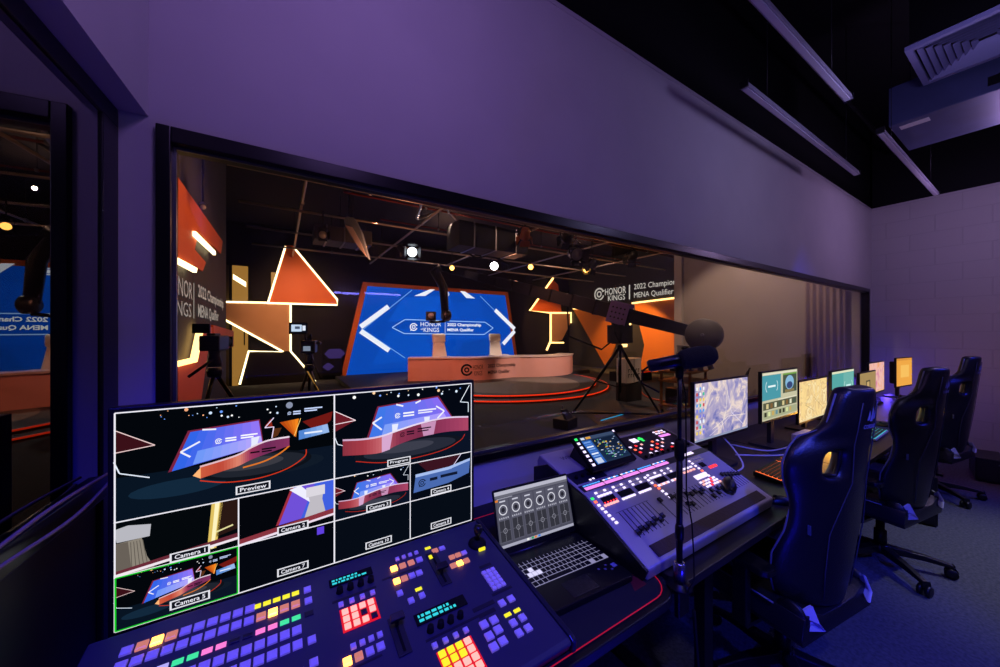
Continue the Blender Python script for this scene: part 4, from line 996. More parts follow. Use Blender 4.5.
    for k in range(5):
        a = R(18+72*k); c_, s_ = math.cos(a), math.sin(a)
        M3 = Matrix.Rotation(a, 4, 'Z'); b = MB(M3)
        b.add([(.03,-.028,.075),(.03,.028,.075),(.03,.026,.125),(.03,-.026,.125),(.2,-.022,.075),(.2,.022,.075),(.2,.018,.108),(.2,-.018,.108),(.33,-.018,.062),(.33,.018,.062),(.33,.014,.082),(.33,-.014,.082)],
              [(0,1,2,3)]+[(o+i, o+(i+1)%4, o+4+(i+1)%4, o+4+i) for o in (0,4) for i in range(4)]+[(11,10,9,8)])
        lg = b.build('base_leg', M_plastic, t, bevel=.005)
        b = MB(Matrix.Translation(V((.32*c_,.32*s_,0))) @ Matrix.Rotation(a+.7*k, 4, 'Z'))
        for yy_ in (-.017,.017): b.lathe([(.012,-.010),(.030,-.009),(.031,0),(.030,.009),(.012,.010)], (0,yy_,.031), 16, Matrix.Rotation(PI/2,3,'X'))
        b.cyl((0,0,.03),(0,0,.07),.008,n=8); b.box(-.02,-.006,.05,.02,.006,.062); b.build('caster', M_plastic, t)
    # emblem of three sails and lettering on the back of the headrest
    e_ = MB()
    def sail(x0, z0, h, wd):
        n_ = 7; L_ = []; Rr = []
        for i in range(n_):
            u = i/(n_-1); L_.append((x0-wd*.5*(1-u)**1.5+ .10*h*math.sin(PI*u)*0, z0+h*u)); Rr.append((x0+wd*.5*(1-u)+.22*h*math.sin(PI*u)*.6, z0+h*u))
        P = [surf(x, z, .0065) for x, z in L_] + [surf(x, z, .0065) for x, z in reversed(Rr)]
        e_.add([tuple(p) for p in P], [tuple(range(len(P)))])
        e_.f.extend([]) 
    sail(-.020,1.222,.040,.014); sail(.0,1.218,.058,.018); sail(.020,1.226,.036,.014)
    vs_, fs_ = text_geo('CORSAIR', .02)
    e_.add([tuple(surf((a_-.5)*.085, 1.190+b_*.016, .0065)) for a_, b_ in vs_], fs_)
    e_.build('back_emblem', mat('silver_print','a8a8c0',.45), t)
    return t
def chair_at(tx, ty, phi, lab, first=None):
    """tx, ty = where the top of the headrest stands; phi = heading clockwise from the window wall normal"""
    a = R(phi); loc = (tx+.29*math.sin(a), ty+.29*math.cos(a), 0.0)
    return make_chair(loc, -a, lab) if first is None else dup(first, loc, -a, lab)
ch = chair_at(1.90, .385, 8, 'black and blue-lit gaming chair nearest the camera, in front of the mixing console desk')
chair_at(3.42, .368, 9, 'middle one of the three black gaming chairs, standing beside the computer tower', ch)
chair_at(5.35, .39, 9, 'black gaming chair farthest away, nearest to the painted block wall', ch)
# ---------- computer towers on the floor
def tower(x, y, w, d, h, rz, lab, txt=None):
    t = thing('computer_tower', lab, 'computer', (x, y, 0), rz)
    MB().box(-w/2,-d/2,.01,w/2,d/2,h).build('case', M_plastic, t, bevel=.006)
    for sx in (-1,1): MB().box(sx*w*.35-.015,-d*.42,0,sx*w*.35+.015,d*.42,.012).build('foot', M_dark, t)
    MB().box(-w/2+.015,-d/2-.003,.04,w/2-.015,-d/2,h-.03).build('front_panel', M_dark, t)
    MB().cyl((w*.25,-d/2-.006,h-.05),(w*.25,-d/2-.002,h-.05),.008,n=12).build('power_button', M_metal, t)
    if txt:
        b = MB(); b.text('GEFORCE', (-.05,-d/2-.0055,.05), (0,0,.20), (-.045,0,0), .01)
        b.v = [V((p.x+.06,p.y,p.z)) for p in b.v]; b.build('lettering', emis('lettering_white','d8d8d0',.35), t)
        b = MB(); b.text('GTX', (.01,-d/2-.0055,.265), (0,0,.10), (-.045,0,0), .01); b.build('lettering', emis('lettering_green','6a9a20',.5), t)
    return t
tower(4.60, .66, .19, .38, .40, R(-75), 'black computer tower with white and green upright lettering behind the middle chair', True)
tower(6.45, .42, .20, .45, .25, R(-80), 'low black computer case on the carpet by the farthest chair')
cable('floor_cable', [(6.0,-.1,.008),(6.6,-.25,.008),(7.1,-.2,.008),(7.35,.1,.008)], .007, M_black, 'black cable on the carpet along the block wall')
cable('cable_under_desk', [(1.08,.60,.70),(1.10,.58,.35),(1.16,.55,.10),(1.30,.56,.012),(1.22,.66,.012),(1.10,.60,.012),(1.0,.5,.012)], .005, M_black, 'black cable looping to the floor under the console desk')
cable('wall_cable', [LX@V((.02,-.12,1.168)), LX@V((.02,-.35,1.178)), LX@V((.022,-.6,1.17)), LX@V((.018,-.8,1.18)), LX@V((.02,-1.2,1.17)), LX@V((.02,-1.7,1.172))], .004, mat('beige_cable','8a7868',.6), 'beige cable resting along the left partition ledge, the upper one')
cable('wall_cable', [LX@V((.028,-.12,1.150)), LX@V((.03,-.3,1.130)), LX@V((.03,-.55,1.145)), LX@V((.027,-.75,1.14)), LX@V((.03,-1.1,1.12)), LX@V((.03,-1.6,1.13))], .004, mat('beige_cable'), 'beige cable sagging below the left partition ledge')

# ================================================================== STUDIO BEYOND THE GLASS
YS = 13.0; XL = -.85; XS = 12.3; HS = 4.9
struct(MB().box(-8, YS+.12, 0, 14, YS+.25, HS).build('wall_studio_end', M_studioblack))
struct(MB().box(XL-.12, YW+.15, 0, XL, 8.4, HS).build('wall_studio_left', M_signgrey))
struct(MB().box(XS, 4.57, 0, XS+.12, YS+.12, HS).build('wall_studio_right', M_signgrey))
struct(MB().box(-8, YW+.15, HS, 14, YS+.25, HS+.1).build('ceiling_studio', M_studioblack))
M_part = mat('pale_partition','9a9088',.8, col2='968c84', scale=2)
struct(MB().box(7.60, YW+.15, 0, 7.72, 4.45, HS).build('wall_studio_side', M_part))
struct(MB().box(7.52, 4.45, 0, 7.80, 4.62, HS).build('wall_studio_pillar', mat('pale_pillar','aaa29a',.8)))
struct(MB().box(7.72, 4.50, 0, XS+.12, 4.57, HS).build('wall_studio_return', M_signgrey))
struct(MB().box(-8, YW+.15, 0, -7.9, YS+.12, HS).build('wall_studio_lobby', M_signgrey))
# curtain by the window's right end
b = MB(); n_ = 40; lo_ = []
for i in range(n_+1):
    y = 1.80+.50*i/n_; lo_.append((7.52+.022*math.sin(i*.95), y))
vs = []; fs = []
for (x, y) in lo_: vs += [(x, y, .02), (x, y, 3.6), (x+.012, y, .02), (x+.012, y, 3.6)]
for i in range(n_):
    a = 4*i; fs += [(a, a+4, a+5, a+1), (a+2, a+3, a+7, a+6), (a, a+2, a+6, a+4), (a+1, a+5, a+7, a+3)]
fs += [(0,1,3,2), (4*n_, 4*n_+2, 4*n_+3, 4*n_+1)]
b.add(vs, fs, True); tag(b.build('curtain', mat('taupe_curtain','80706a',.9)), 'narrow pleated taupe curtain in the studio beside the right window end', 'curtain')
# stage floor risers
cx_, cy_ = 5.85, 9.35
def disc_prism(r, z0, z1, c=(cx_, cy_), n=72): return [(c[0]+r*math.cos(2*PI*i/n), c[1]+r*math.sin(2*PI*i/n), z0) for i in range(n)], (0,0,z1-z0)
M_stage = mat('stage_carpet','2c2a30',.75,col2='34323a',scale=30,bump=.3)
t = thing('stage_platform', 'dark round stage platform with glowing red edge lines under the presenters desk', 'stage', (cx_, cy_, 0))
pts, d = disc_prism(3.25, .001, .055); MB().slab(pts, d).build('lower_step', M_stage, t, world=True)
pts, d = disc_prism(2.9, .0555, .12); MB().slab(pts, d).build('upper_step', M_stage, t, world=True)
M_redline = emis('red_led_line', 'f0300c', 1.0)
def arc(r, z, a0, a1, c=(cx_, cy_), n=50): return [(c[0]+r*math.cos(R(a0+(a1-a0)*i/n)), c[1]+r*math.sin(R(a0+(a1-a0)*i/n)), z) for i in range(n+1)]
MB().tube(arc(3.255,.045,175,355), .016, 6).build('led_line', M_redline, t, world=True)
MB().tube(arc(2.905,.108,175,355), .016, 6).build('led_line', M_redline, t, world=True)
MB().slab([(1.6,9.9,.0),(10.4,9.9,.0),(10.4,YS-.02,.0),(1.6,YS-.02,.0)], (0,0,.1195)).build('rear_riser', mat('riser_grey','3c4048',.7), t, world=True)
MB().slab([(p[0], p[1], .1205) for p in arc(2.0,.1,0,360,(cx_-.1, cy_-1.0+.25),48)[:-1]], (0,0,.003)).build('floor_inlay', mat('inlay','6a5c54',.7), t, world=True)
# LED wall
c0, c1, c2, c3 = atY(375.5,285.5,YS), atY(505,295,YS), atY(345.5,374,YS), atY(521,350,YS)
scx = 5.45
t = thing('led_wall', 'huge blue slanted-sided screen wall with white arrows and logo text behind the desk', 'screen', (scx, YS, .12))
bx0, bx1, tx0, tx1, zb, zt = 1.94, 8.97, 2.63, 8.40, .125, 3.22
def slabY(pts, y0, y1): 
    b = MB(); b.slab([(x, y0, z) for x, z in pts], (0, y1-y0, 0)); return b
slabY([(bx0-.16,.122),(bx1+.16,.122),(tx1+.16,zt+.16),(tx0-.14,zt+.14)], YS-.02, YS+.10).build('orange_frame', mat('frame_orange','e8702a',.5), t, world=True)
s = Scr((bx0, YS-.03, zb), (bx1-bx0, 0, 0), (0, 0, zt-zb), .004)
al = (tx0-bx0)/(bx1-bx0); ar = (tx1-bx0)/(bx1-bx0)
def SX(x): return (x-bx0)/(bx1-bx0)
def SZ(z): return (z-zb)/(zt-zb)
def px(x, y): p = atY(x, y, YS-.03); return (SX(p.x), SZ(p.z))
s.poly([(0,0),(1,0),(ar,1),(al,1)], '0848b4', 0)
for (u0,u1,v0,v1,c) in ((.12,.45,.1,.55,'0a50c0'),(.4,.8,.35,.9,'0a4cbc'),(.2,.6,.6,.95,'0c54c8'),(.55,.9,.05,.4,'0844a8')):
    s.poly([(u0,v0),(u1,v0+.05),(u1-.06,v1),(u0+.08,v1-.06)], c, .5)
for (a, b2) in (((388.5,306.5),(360.5,327)), ((360.5,331),(389,350.5)), ((495,310),(514.5,329)), ((514.5,331),(503,344))): s.line([px(*a), px(*b2)], .055, 'f0f4ff', 2)
s.poly([px(414,296),px(425,296),px(435,289.5),px(430,289.3)], 'f0f4ff', 2); s.poly([px(460,291),px(465,291.6),px(475,298.5),px(466,298)], 'f0f4ff', 2)
s.line([px(363,329.5),px(412,290),],.008,'78b0f4',1.5); s.line([px(363,329.5),px(405,358)],.008,'78b0f4',1.5); s.line([px(514,330),px(480,296)],.008,'78b0f4',1.5); s.line([px(514,330),px(495,350)],.008,'78b0f4',1.5)
s.line([px(392,327.5),px(405,319.5),px(485,322.2),px(493,328),px(484,334.5),px(404,333.5)],.009,'a8d0ff',2,True)
u, v = px(447,294); s.disc(u,v,.013,.03,'f4f8ff',2); s.ring(u,v,.018,.006,'0848b4',3)
u, v = px(413.5,327); s.emblem(u,v,.042,'ffffff',3)
def ftext(sc, t_, pa, pb, col, bold=.0, L=3, f=px):
    u0, v0 = f(*pa); u1, v1 = f(*pb); sc.text(t_, u0, v0, u1, v1, col, L, bold)
ftext(s,'HONOR',(420.5,326.3),(441,322.3),'ffffff'); ftext(s,'KINGS',(423.5,332),(439,327.8),'ffffff'); ftext(s,'of',(420.6,330),(422.6,328),'ffffff')
s.line([px(445,321.5),px(445,333)],.004,'ffffff',3)
ftext(s,'2022 Championship',(447.2,327),(481,323.6),'ffffff',.03); ftext(s,'MENA Qualifier',(447.2,331.8),(473.5,328.5),'ffffff',.03)
s.mb.build('screen_picture', M_px, t, world=True)

# ---------- neon shapes on the end wall beside the screen
def pY(x, y, Y=YS): p = atY(x, y, Y); return (p.x, p.z)
def neon(par, pts, Y=YS, r=.027, m=None, name='neon_line'):
    P = [V((pY(x, y, Y)[0], Y-.12, pY(x, y, Y)[1])) for x, y in pts]
    b = MB(); b.tube(P, r, 6, smooth=False); return b.build(name, m or M_neonw, par, world=True)
def panel(par, pts, m, name='panel', Y=YS-.04, d=.08):
    return slabY([pY(x, y, Y) for x, y in pts], Y-d, Y).build(name, m, par, world=True)
t = thing('neon_sculpture', 'big orange triangle and beige block outlined in warm neon left of the blue screen', 'wall decoration', (.3, YS, .2))
panel(t, [(268,303),(286,246),(293,246),(336,300),(336,304.5)], M_orange, 'orange_triangle')
panel(t, [(226,303),(290,304),(290,351),(283,351),(226,320)], M_beige, 'beige_block')
panel(t, [(238,382),(248,352),(290,352),(308,372),(314,384),(300,392),(240,392)], M_studioblack, 'dark_base', d=.06)
neon(t, [(285.5,247),(268,303.5)]); neon(t, [(293.5,248),(336.8,300),(336.8,305.2),(267,303.3)]); neon(t, [(225.5,302.2),(267,303)]); neon(t, [(290.5,304),(290.5,351),(308,371),(317,384)])
neon(t, [(225.5,320),(283,351.5),(249,351),(240,384)], r=.028); 
t = thing('neon_sculpture', 'orange triangle and beige block outlined in warm neon right of the blue screen', 'wall decoration', (10.5, YS, .2))
panel(t, [(529,311),(551,279),(557,285),(560.5,312)], M_orange, 'orange_triangle'); panel(t, [(550,313.5),(569,313.5),(569,324),(561,340),(550,342)], M_beige, 'beige_block')
panel(t, [(549,343),(562,343),(568,350),(569,364),(545,364)], M_studioblack, 'dark_base', d=.06)
neon(t, [(551.4,278.5),(528.3,310.8),(549,313),(549,341),(545,350)], r=.05, m=M_neon); neon(t, [(549,313),(569.3,313),(569.3,323)], r=.04, m=M_neon); neon(t, [(549,342.6),(562,342.6)], r=.035, m=M_neon)
# lit lobby seen at the far left
t = thing('lit_doorway', 'tall warm-lit glass doorway at the far left corner of the studio', 'doorway', (-1.0, YS, 0))
M_lob = emis('lobby_wall','c89040',.55)
a = pY(232,265); b_ = pY(246,395)
MB().box(a[0], YS+.03, 0, b_[0]+.05, YS+.06, a[1]).build('lit_wall', M_lob, t, world=True)
MB().box(a[0]-.05, YS, 0, a[0], YS+.06, a[1]+.06).build('door_frame', M_black, t, world=True); MB().box(b_[0]+.05, YS, 0, b_[0]+.12, YS+.06, a[1]+.06).build('door_frame', M_black, t, world=True)
MB().box(a[0]+.28, YS-.0, 1.2, a[0]+.31, YS+.025, 2.3).build('door_handle', M_black, t, world=True)
MB().slab([(pY(x,y)[0], YS+.01, pY(x,y)[1]) for x, y in ((233,274),(246,282),(246,287),(233,279))], (0,.03,0)).build('ceiling_light', M_neonw, t, world=True)
t = thing('lit_window', 'small warm-lit window pane behind the left orange triangle', 'window light', (.0, YS, 2.8))
w0, w1 = pY(271,272), pY(291,304)
MB().box(w0[0], YS+.02, w1[1], w1[0], YS+.05, w0[1]).build('lit_pane', M_lob, t, world=True)
MB().box(w0[0]+.5, YS+.0, w1[1]+.2, w0[0]+.85, YS+.03, w1[1]+.3).build('hinge', M_black, t, world=True)
# dark glass lobby wall panels
for i_, (xa, xb) in enumerate(((203,216),(217,229))):
    a, b_ = pY(xa,264), pY(xb,395)
    t = thing('lobby_panel', ['dark olive lobby panel nearer the studio left wall','dark olive lobby panel beside the lit doorway'][i_], 'panel', (a[0], YS, 0))
    MB().box(a[0], YS+.0, 0, b_[0], YS+.04, a[1]).build('sheet', mat('olive','4a4220',.5), t, world=True)
    MB().box(a[0], YS-.03, 0, a[0]+.04, YS, a[1]).build('edge_profile', M_metal, t, world=True)
# ---------- left studio wall: sign and orange shapes (plane x = XL)
def pX(x, y, X): p = atX(x, y, X); return (p.y, p.z)
def slabX(pts, X, d, name, m, par):
    b = MB(); b.slab([(X, *pX(x, y, X)) for x, y in pts], (d, 0, 0)); return b.build(name, m, par, world=True)
t = thing('wall_shapes', 'orange angular panels with warm light strips on the studio left wall', 'wall decoration', (XL, 5.5, 1.5))
slabX([(171,176),(219,241),(217,253.5),(193,231),(189,249),(201,262),(197.5,271),(171,255)], XL, .05, 'upper_orange_panel', M_orange, t)
slabX([(171,366),(192,361),(200,325),(211,328),(211,345),(203,352),(196,400),(171,420)], XL, .05, 'lower_orange_panel', M_orange, t)
slabX([(208,325),(230,331),(230,346.5),(208,351)], XL, .06, 'orange_square', M_orange, t)
slabX([(192.5,231),(213,251),(213,255),(192.5,236)], XL+.051, .03, 'light_strip', M_neonw, t); slabX([(171,256),(194,268),(193,272.5),(171,261)], XL+.051, .03, 'light_strip', M_neonw, t)
slabX([(171,362.5),(190,358),(197,325),(201.5,325),(194,362),(171,367.5)], XL+.051, .03, 'light_strip', M_neon, t)
t = thing('wall_sign', 'white logo lettering on the dark studio left wall above the zigzag light', 'sign', (XL, 6, 1.9))
def textX(t_, pa, pb, X, par, m, bold=.0, flip=1, d=.02):
    """lettering on a wall x = const; pa lower-left, pb upper-right as read"""
    y0, z0 = pX(*pa, X); y1, z1 = pX(*pb, X); zz = pX(pa[0], pb[1], X)[1]
    b = MB(); b.text(t_, (X, y0, z0), (0, y1-y0, 0), (0, 0, zz-z0), bold, d=.0); 
    off = d if X < 0 else -d
    b.v = [p+V((off,0,0)) for p in b.v]
    return b.build('lettering', m, par, world=True)
M_let = emis('sign_white','e8ded0',.32)
def textXz(t_, xa, xb, za, zb, X, par, m, bold=.0):
    y0 = pX(xa, 300, X)[0]; y1 = pX(xb, 300, X)[0]
    b = MB(); b.text(t_, (X, y0, za), (0, y1-y0, 0), (0, 0, zb-za), bold); b.v = [p+V((.02 if X < 0 else -.02,0,0)) for p in b.v]
    return b.build('lettering', m, par, world=True)
zA = pX(182,281,XL)[1]; zB = pX(182,297,XL)[1]; zC = pX(180,316,XL)[1]
textXz('HONOR', 162, 190, pX(182,297,XL)[1], pX(182,279,XL)[1], XL, t, M_let); textXz('KINGS', 165, 189, pX(180,316,XL)[1], pX(180,301,XL)[1], XL, t, M_let)
b = MB(); yb_ = pX(193.5,300,XL)[0]; b.box(XL, yb_-.006, zC, XL+.006, yb_+.006, zA+.05); b.build('divider', M_let, t, world=True)
textXz('2022 Championship', 196, 222, pX(200,302,XL)[1], pX(200,286,XL)[1], XL, t, M_let, .02); textXz('MENA Qualifier', 196, 217, pX(200,320,XL)[1], pX(200,305,XL)[1], XL, t, M_let, .02)
# ---------- right studio wall (plane x = XS)
t = thing('wall_sign', 'white logo and two-line lettering on the dark studio right wall above the orange panels', 'sign', (XS, 8.6, 3))
def tr(t_, xa, ya, xb, yb2, bold): textX(t_, (xa, ya), (xb, yb2), XS-.001, t, M_let2, bold)
M_let2 = emis('sign_white_right','e8e0d4',.75)
textXz2 = lambda t_, xa, xb, z0, z1, bold=.0: (lambda b: (b.text(t_, (XS-.03, pX(xa,300,XS)[0], z0), (0, pX(xb,300,XS)[0]-pX(xa,300,XS)[0], 0), (0,0,z1-z0), bold), b.build('lettering', M_let2, t, world=True)))(MB())
z_t = pX(640,283.5,XS)[1]; z_m1 = pX(640,290.5,XS)[1]; z_m2 = pX(640,292,XS)[1]; z_b = pX(640,298.3,XS)[1]
textXz2('HONOR', 605.5, 626.5, pX(615,294.3,XS)[1], pX(615,287.5,XS)[1]); textXz2('KINGS', 608.5, 625.5, pX(615,300.5,XS)[1], pX(615,295,XS)[1])
textXz2('2022 Championship', 634.5, 689, z_m1, z_t, .0); textXz2('MENA Qualifier', 634.5, 674, z_b, z_m2, .0)
b = MB(); yb_ = pX(629.7,300,XS)[0]; b.box(XS-.03, yb_-.015, z_b, XS, yb_+.015, z_t); b.build('divider', M_let2, t, world=True)
s = Scr((XS-.03, pX(593.5,294,XS)[0], pX(600,301,XS)[1]), (0, pX(606,294,XS)[0]-pX(593.5,294,XS)[0], 0), (0,0,pX(600,287.5,XS)[1]-pX(600,301,XS)[1]), .001)
b = s; s.emblem(.5,.5,.42,'b4aca0',1); s.mb.build('logo', M_px, t, world=True)
t = thing('orange_wall_panels', 'tall orange panels split by a glowing strip on the studio right wall', 'wall decoration', (XS, 9, 0))
def sR(pts, d, name, m, X=XS): b = MB(); b.slab([(X, *pX(x, y, X)) for x, y in pts], (-d, 0, 0)); return b.build(name, m, t, world=True)
M_amber = mat('amber_panel','f08c20',.55)
sR([(574,309.5),(630,309),(607,368)], .05, 'orange_panel', M_amber); sR([(635,304.5),(690,297),(690,372),(640,372),(645,345)], .05, 'orange_panel', M_amber)
sR([(631,307),(634.5,306),(627,347),(622.5,347)], .08, 'glow_strip', M_neon); sR([(633,302.5),(690,295.5),(690,297),(633,304)], .08, 'glow_strip', M_neon); sR([(574,307.5),(603,308.5),(603,310),(574,309.3)], .08, 'glow_strip', M_neon)

# ---------- presenters' desk
def spline(P, n=10):
    P = [V((*p, 0)) for p in P]; out = []
    for i in range(len(P)-1):
        p0 = P[max(i-1,0)]; p1 = P[i]; p2 = P[i+1]; p3 = P[min(i+2,len(P)-1)]
        for k in range(n):
            u = k/n; out.append(.5*((2*p1)+(p2-p0)*u+(2*p0-5*p1+4*p2-p3)*u*u+(3*p1-p0-3*p2+p3)*u**3))
    out.append(P[-1]); return out
fr_ = spline([(3.25,10.35),(3.8,10.12),(4.4,9.85),(4.75,9.55),(5.3,9.42),(6.0,9.48),(6.6,9.42),(7.2,9.15),(7.9,9.0),(8.6,9.15),(9.25,9.65)])
def rib(off, z): 
    out = []
    for i, p in enumerate(fr_):
        a = fr_[max(i-1,0)]; b2 = fr_[min(i+1,len(fr_)-1)]; tn = (b2-a).normalized(); nn = V((-tn.y, tn.x, 0)); out.append(p+nn*off+V((0,0,z)))
    return out
def ribbon(o0, o1, z0, z1):
    A, B, Cc, D = rib(o0,z0), rib(o0,z1), rib(o1,z1), rib(o1,z0); n = len(A); b = MB(); vs = []
    for i in range(n): vs += [A[i], B[i], Cc[i], D[i]]
    fs = []
    for i in range(n-1):
        for k in range(4): fs.append((4*i+k, 4*i+4+k, 4*i+4+(k+1)%4, 4*i+(k+1)%4))
    fs += [(3,2,1,0), (4*n-4,4*n-3,4*n-2,4*n-1)]
    b.add([tuple(v) for v in vs], fs); return b
t = thing('presenter_desk', 'long S-curved pale pink presenters desk with dark logo text on its front', 'desk', (6.2, 9.9, .124))
M_pink = mat('desk_front','d89888',.35,col2='d89c90',scale=2); 
ribbon(0, .06, .1245, .76).build('front_panel', M_pink, t, world=True); ribbon(-.03, .55, .775, .82).build('desktop', mat('desk_top','d0b4a8',.3), t, world=True); ribbon(-.02,.05,.76,.775).build('shadow_gap', mat('trim_red','7a2c1c',.4), t, world=True)
ribbon(.45, .50, .1245, .775).build('rear_panel', M_dark, t, world=True)
def dtext(t_, u0, u1, z0, z1, bold=.0, par=None):
    vs, fs = text_geo(t_, bold); P = rib(-.006, 0); n = len(P)-1; out = []
    for a, c in vs:
        u = (u0+(u1-u0)*a)*n; i = min(int(u), n-1); p = P[i].lerp(P[i+1], u-i); out.append((p.x, p.y, z0+(z1-z0)*c))
    b = MB(); b.add(out, fs); b.build('lettering', M_black, t, world=True)
dtext('HONOR', .345, .40, .45, .60); dtext('KINGS', .352, .395, .27, .41); dtext('2022 Championship', .425, .585, .46, .60, .015); dtext('MENA Qualifier', .425, .55, .27, .40, .015)
P = rib(-.008, 0); i = int(.315*(len(P)-1)); p = P[i]; b = MB(Matrix.Translation((p.x, p.y, .45)) @ Matrix.Rotation(math.atan2((P[i+1]-P[i]).y, (P[i+1]-P[i]).x), 4, 'Z'))
for r0, r1, a0, a1 in ((.125,.18,.4,6.0),(.04,.08,0,6.283)):
    nn = 20
    for k in range(nn):
        q0 = a0+(a1-a0)*k/nn; q1 = a0+(a1-a0)*(k+1)/nn
        b.add([(r0*math.cos(q0),0,r0*math.sin(q0)),(r1*math.cos(q0),0,r1*math.sin(q0)),(r1*math.cos(q1),0,r1*math.sin(q1)),(r0*math.cos(q1),0,r0*math.sin(q1))], [(0,1,2,3)])
b.build('logo', M_black, t, world=True)
# ---------- white chairs behind it
def exec_chair(x, y, lab):
    t = thing('presenter_chair', lab, 'chair', (x, y, .124)); m = mat('cream_leather','f0e2d8',.45)
    b = MB(); vs = []; Zs = [.42,.6,.9,1.12,1.14,1.38,1.42]; Ws = [.29,.27,.23,.21,.23,.235,.21]; Ds = [.07,.06,.05,.04,.07,.08,.05]
    for z, w, d in zip(Zs, Ws, Ds): 
        o = .12+.12*(z-.42); vs += [(-w,o-d,z),(w,o-d,z),(w,o+.03,z),(-w,o+.03,z)]
    fs = [(3,2,1,0)]+[(4*i+k,4*i+(k+1)%4,4*i+4+(k+1)%4,4*i+4+k) for i in range(6) for k in range(4)]+[(24,25,26,27)]
    b.add(vs, fs, True); b.build('backrest', m, t, bevel=.02)
    MB().box(-.27,-.38,.40,.27,.10,.50).build('seat', m, t, bevel=.03)
    for sx in (-1,1): MB().box(sx*.31-.03,-.25,.60,sx*.31+.03,.1,.64).build('armrest', m, t, bevel=.01); MB().box(sx*.31-.015,-.1,.44,sx*.31+.015,-.06,.60).build('armrest_post', M_metal, t)
    MB().cyl((0,-.12,.08),(0,-.12,.40),.03).build('gas_lift', M_metal, t)
    for k in range(5): a = R(72*k+10); MB().tube([(0,-.12,.09),(.3*math.cos(a),-.12+.3*math.sin(a),.05)],[.025,.015],8).build('base_leg', M_metal, t); MB().ell((.3*math.cos(a),-.12+.3*math.sin(a),.028),.028,.028,.028).build('caster', M_black, t)
    return t
p = atY(441, 333, 11.3); exec_chair(p.x, 11.3, 'cream high-back chair behind the presenters desk, under the screen logo'); p = atY(497.5, 333, 11.3); exec_chair(p.x, 11.3, 'cream high-back chair behind the right half of the presenters desk')

# ---------- cameras on tripods
def tripod(t, apex, legs, r=.018):
    for p in legs:
        p = V(p); a = V(apex); d = (p-a)
        MB().tube([a, a+d*.5], r, 8).build('leg_upper', M_dmetal, t); MB().tube([a+d*.48, p+V((0,0,.03))], r*.7, 8).build('leg_lower', M_dmetal, t)
        MB().ell(p+V((0,0,.015)), .03, .03, .0145, 10).build('rubber_foot', M_black, t)
    MB().lathe([(.05,-.05),(.06,0),(.05,.03)], apex, 14).build('tripod_bowl', M_dmetal, t)
loc = V((-.48,3.95,0))
t = thing('camera_tripod', 'black tripod carrying the studio camera before the left wall sign', 'tripod', tuple(loc))
tripod(t, (0,0,1.22), [(.62,-.02,0),(-.27,.30,0),(-.20,-.42,0)]); 
for a in range(3): p0 = [(.31,-.01,.62),(-.135,.15,.62),(-.10,-.21,.62)][a]; MB().tube([(0,0,.55), p0], .008, 6).build('spreader', M_dmetal, t)
MB().lathe([(.05,1.26),(.055,1.30),(.04,1.36),(.045,1.40)], n=14).build('fluid_head', M_dmetal, t)
MB().tube([(0,-.03,1.33),(-.14,-.2,1.20)], .012, 8).build('pan_handle', M_black, t)
t = thing('studio_camera', 'black studio camera on the tripod before the left wall sign', 'camera', (loc.x, loc.y, 1.402), R(-8))
MB().box(-.07,-.14,0,.07,.14,.13).build('body', M_plastic, t, bevel=.01); MB().cyl((0,.14,.07),(0,.30,.07),.05,.055).build('lens', M_black, t); MB().box(-.03,-.10,.13,.03,.05,.15).build('top_handle', M_plastic, t, bevel=.005)
MB().box(-.12,-.12,.15,.0,-.10,.23).build('viewfinder', M_plastic, t); MB().box(-.055,.30,.02,.055,.33,.12).build('matte_box', M_black, t); MB().cyl((-.11,.06,.09),(-.11,.20,.09),.018).build('shotgun_microphone', M_dark, t)
loc = V((.33,5.15,0))
t = thing('camera_tripod', 'black tripod carrying the camera with the small lit monitor', 'tripod', tuple(loc)); tripod(t, (0,0,1.12), [(.30,-.2,0),(-.35,-.1,0),(.02,.4,0)])
MB().lathe([(.05,1.16),(.055,1.20),(.04,1.26),(.045,1.30)], n=14).build('fluid_head', M_dmetal, t); MB().tube([(.03,-.03,1.22),(.10,-.35,1.0)], .012, 8).build('pan_handle', M_black, t)
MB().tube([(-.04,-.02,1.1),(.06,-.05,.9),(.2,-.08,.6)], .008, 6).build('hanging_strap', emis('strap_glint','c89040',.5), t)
t = thing('studio_camera', 'black studio camera with a small lit monitor on top left', 'camera', (loc.x, loc.y, 1.302), R(-10))
MB().box(-.08,-.16,0,.08,.14,.16).build('body', M_plastic, t, bevel=.01); MB().cyl((0,.14,.08),(0,.32,.08),.055,.06).build('lens', M_black, t); MB().tube([(0,-.1,.16),(0,-.08,.24),(0,.1,.24),(0,.12,.16)], .012, 8).build('top_handle', M_black, t)
MB().cyl((.10,.0,.12),(.10,.22,.12),.022).build('shotgun_microphone', M_dark, t)
MB().tube([(-.02,-.14,.14),(-.04,-.16,.30)], .01, 6).build('monitor_arm', M_dmetal, t)
MB().box(-.20,-.19,.24,.0,-.16,.385).build('monitor_casing', M_black, t, bevel=.004)
s = Scr((-.188,-.1905,.262), (.176,0,0), (0,0,.105), .0005); s.rect(0,0,1,1,'101420',0); s.rect(.08,.1,.72,.9,'c8dcf4',1); s.rect(.3,.4,.6,.7,'40506a',2); s.rect(.76,.2,.95,.8,'e8f0ff',1); s.mb.build('monitor_picture', M_px, t)
MB().box(-.05,-.165,.03,.03,-.161,.09).build('rear_display', emis('rear_lcd','a8b8d0',.5), t)

